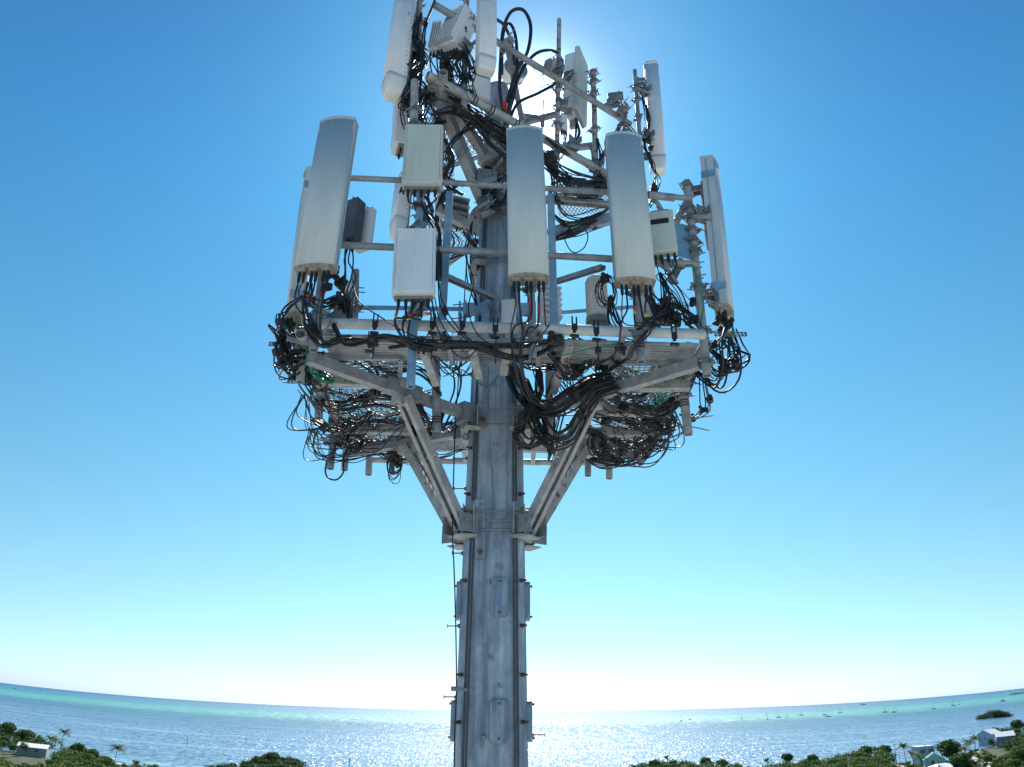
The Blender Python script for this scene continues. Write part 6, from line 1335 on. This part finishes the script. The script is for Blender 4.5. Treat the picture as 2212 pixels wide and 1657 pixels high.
p = PZ(1945, 1655, .8); m = MB(); m.cyl(p, p + Vector((0, 0, 7)), .14, .1, n=8); tag(m.build('utility_pole', 'bark'), 'shorter dark pole just right of the tall utility pole', 'pole')
p = PZ(250, 1655, .6); root = thing('dock_shelter', 'small white-railed dock shelter under the lone left palm', 'dock', p)
m = MB(); m.box(p + Vector((0, 0, 1.2)), (12, 4, .25)); m.build('deck', 'trim', root); m = MB()
for k in range(7): m.cyl(p + Vector((-6 + 2 * k, -2, -.6)), p + Vector((-6 + 2 * k, -2, 2.6)), .12, n=6)
m.beam(p + Vector((-6, -2, 2.5)), p + Vector((6, -2, 2.5)), .12, .12); m.build('railing', 'trim', root)
m = MB(); m.box(p + Vector((-3, 0, 3.4)), (4.4, 4.2, .18)); m.build('awning', 'roof_white', root)
# white car on the lane
p = PZ(2112, 1651, .84); root = thing('parked_car', 'white car parked on the lane in the lower right', 'car', p); yw = R(-35); X = Vector((math.cos(yw), math.sin(yw), 0)); Y_ = Vector((-X.y, X.x, 0)); Z_ = Vector((0, 0, 1))
def cs(x, w_, z0, z1): return [p + X * x + Y_ * w_ + Z_ * z0, p + X * x - Y_ * w_ + Z_ * z0, p + X * x - Y_ * w_ * .9 + Z_ * z1, p + X * x + Y_ * w_ * .9 + Z_ * z1]
m = MB(); m.loft([cs(-2.3, .8, .45, .85), cs(-2.2, .9, .35, .95), cs(2.1, .9, .35, .9), cs(2.3, .8, .45, .75)]); m.build('body', 'white', root)
m = MB(); m.loft([cs(-1.9, .8, .95, 1.0), cs(-1.4, .78, .951, 1.45), cs(.4, .78, .951, 1.45), cs(1.1, .8, .92, .96)]); m.build('cabin', 'glass', root)
for a in (-1.4, 1.4):
    for b in (-.85, .85): m = MB(); q = p + X * a + Y_ * b + Z_ * .33; m.cyl(q - Y_ * .1, q + Y_ * .1, .33, n=14); m.build('wheel', 'black', root)
# ------------------------------------------------------------------ boats
M['hull'] = paint_mat('white_hull', (.7, .7, .7), .3, .05)
def sail_proto():
    root = bpy.data.objects.new('sailboat', None); C.objects.link(root); ORG[root.name] = Vector((0, 0, 0)); secs = []
    for x, w_, z0, z1 in ((-6, 1.0, .2, 1.5), (-4.5, 1.6, -.3, 1.45), (-1, 2.0, -.6, 1.4), (2, 1.8, -.5, 1.5), (4.5, 1.0, -.2, 1.7), (6.3, .08, .6, 1.95)):
        secs.append([Vector((x, 0, z0)), Vector((x, w_ * .75, lerp(z0, z1, .35))), Vector((x, w_, z1)), Vector((x, -w_, z1)), Vector((x, -w_ * .75, lerp(z0, z1, .35)))])
    m = MB(); m.loft(secs, False); m.build('hull', 'hull', root)
    m = MB(); m.box((-.5, 0, 1.85), (5, 2.2, .8)); m.box((-3.6, 0, 2.4), (2.4, 2.2, .15)); o = m.build('cabin', 'white', root)
    m = MB(); m.cyl((.8, 0, 1.4), (.8, 0, 16), .24, .16, n=8); m.beam((.8, -1.2, 9), (.8, 1.2, 9), .1, .1); m.build('mast', 'galvd', root)
    m = MB(); m.cyl((.7, 0, 3.0), (-4.6, 0, 3.1), .22, .16, n=8); m.build('furled_sail', 'wall_slate', root)
    m = MB(); m.tube([Vector((6.2, 0, 1.9)), Vector((.8, 0, 15.8)), Vector((-6, 0, 1.5))], .06, 4); m.build('rigging', 'galvd', root)
    return root
SB = sail_proto(); first = True
gb = 'sailboats anchored in the bay'
for u, v, h, lab in ((1658, 1555, 19, 'dark sailboat seen bow-on, leftmost of the anchored masts'), (1681, 1550, 18, 'sailboat second from the left, close beside the dark one'), (1731, 1545.5, 17, 'small sailboat alone left of the close pair'),
    (1781, 1545, 22, 'larger sailboat of the overlapping pair'), (1789, 1548.5, 18, 'nearer, lower sailboat of the overlapping pair'), (1815, 1540, 18, 'sailboat just right of the overlapping pair'), (1912, 1539, 17, 'left one of the two matching sailboats in the right half of the bay'), (1932, 1539, 18, 'right one of the two matching sailboats in the right half of the bay'),
    (2017, 1532, 21, 'tall-masted sailboat alone above the seagreen houses'), (2061, 1525.5, 19, 'sailboat second from the right with a smaller one behind it'), (2057, 1523, 12, 'tiny sailboat directly behind the one second from the right'), (2072, 1522, 8, 'tiniest sailboat, rightmost of the masts'), (1472, 1558, 12, 'dark hull with thin mast in the glitter right of the mast tower'), (1700, 1548, 6, 'tiny boat with a small mast between the second and third sailboats')):
    p = PZ(u, v, 0); dist = p.y; o = SB if first else copy_tree(SB); first = False
    k = h / LF * math.sqrt(p.x ** 2 + p.y ** 2 + 1) / 16 * 1.03
    k = min(1.4, max(.3, k * .82)); o.location = (p.x, p.y, -.1); o.scale = (k, k, k); o.rotation_euler = (0, 0, R(rt.choice((20, -15, 160, 200)) if 'bow-on' not in lab else 84)); tag(o, lab, 'sailboat', gb)
def motor(lab, u, v, L_):
    p = PZ(u, v, 0); root = thing('motor_boat', lab, 'boat', p, 'small motor boats'); k = L_ / 8
    secs = [[p + Vector((x, 0, z0)) * k, p + Vector((x, w_, z1)) * k, p + Vector((x, -w_, z1)) * k] for x, w_, z0, z1 in ((-4, 1.2, -.2, 1.2), (0, 1.4, -.4, 1.2), (3, .9, -.2, 1.5), (4.4, .05, .7, 1.8))]
    m = MB(); m.loft(secs); m.build('hull', 'hull', root); m = MB(); m.box(p + Vector((-.6, 0, 2.1)) * k, (2.4 * k, 1.8 * k, 1.5 * k)); m.build('cabin', 'white', root)
for lab, u, v, L_ in (('small motor boat right of the mast beside the dark hull', 1491, 1554.5, 10), ('small dark boat between the glitter and the first sailboats', 1603, 1551.5, 9), ('small white motor boat above the islet at right', 2167, 1515.5, 22), ('tiny boat near the horizon just left of the mast', 890, 1541, 16), ('tiny boat at the far left near the horizon', 31, 1488, 26), ('tiny boat right of the far left one', 88, 1492, 20)):
    motor(lab, u, v, L_)
p = PZ(1865, 1523, 0) ; p = p * 1.0; root = thing('cargo_ship', 'pale cargo ship on the horizon at right', 'ship', p); k = p.y / LF
m = MB(); m.box(p + Vector((0, 0, 1.0 * k)), (11 * k, 2 * k, 1.6 * k)); m.build('hull', 'wall_grey', root); m = MB(); m.box(p + Vector((-4 * k, 0, 2.8 * k)), (1.6 * k, 1.5 * k, 2 * k)); m.build('bridge', 'wall_grey', root)
for i, (u, v, h) in enumerate(((404, 1606, 5), (531, 1606, 4), (754, 1657, 5))):
    p = PZ(u, v, 0); m = MB(); m.cyl(p - Vector((0, 0, .5)), p + Vector((0, 0, h)), .22, n=8); m.box(p + Vector((0, 0, h)), (.8, .2, .8)); tag(m.build('channel_marker', 'bark'), ('thin wooden channel stake in the water at left', 'thin channel stake between the left and middle groves', 'thin channel stake right of the middle grove')[i], 'post')
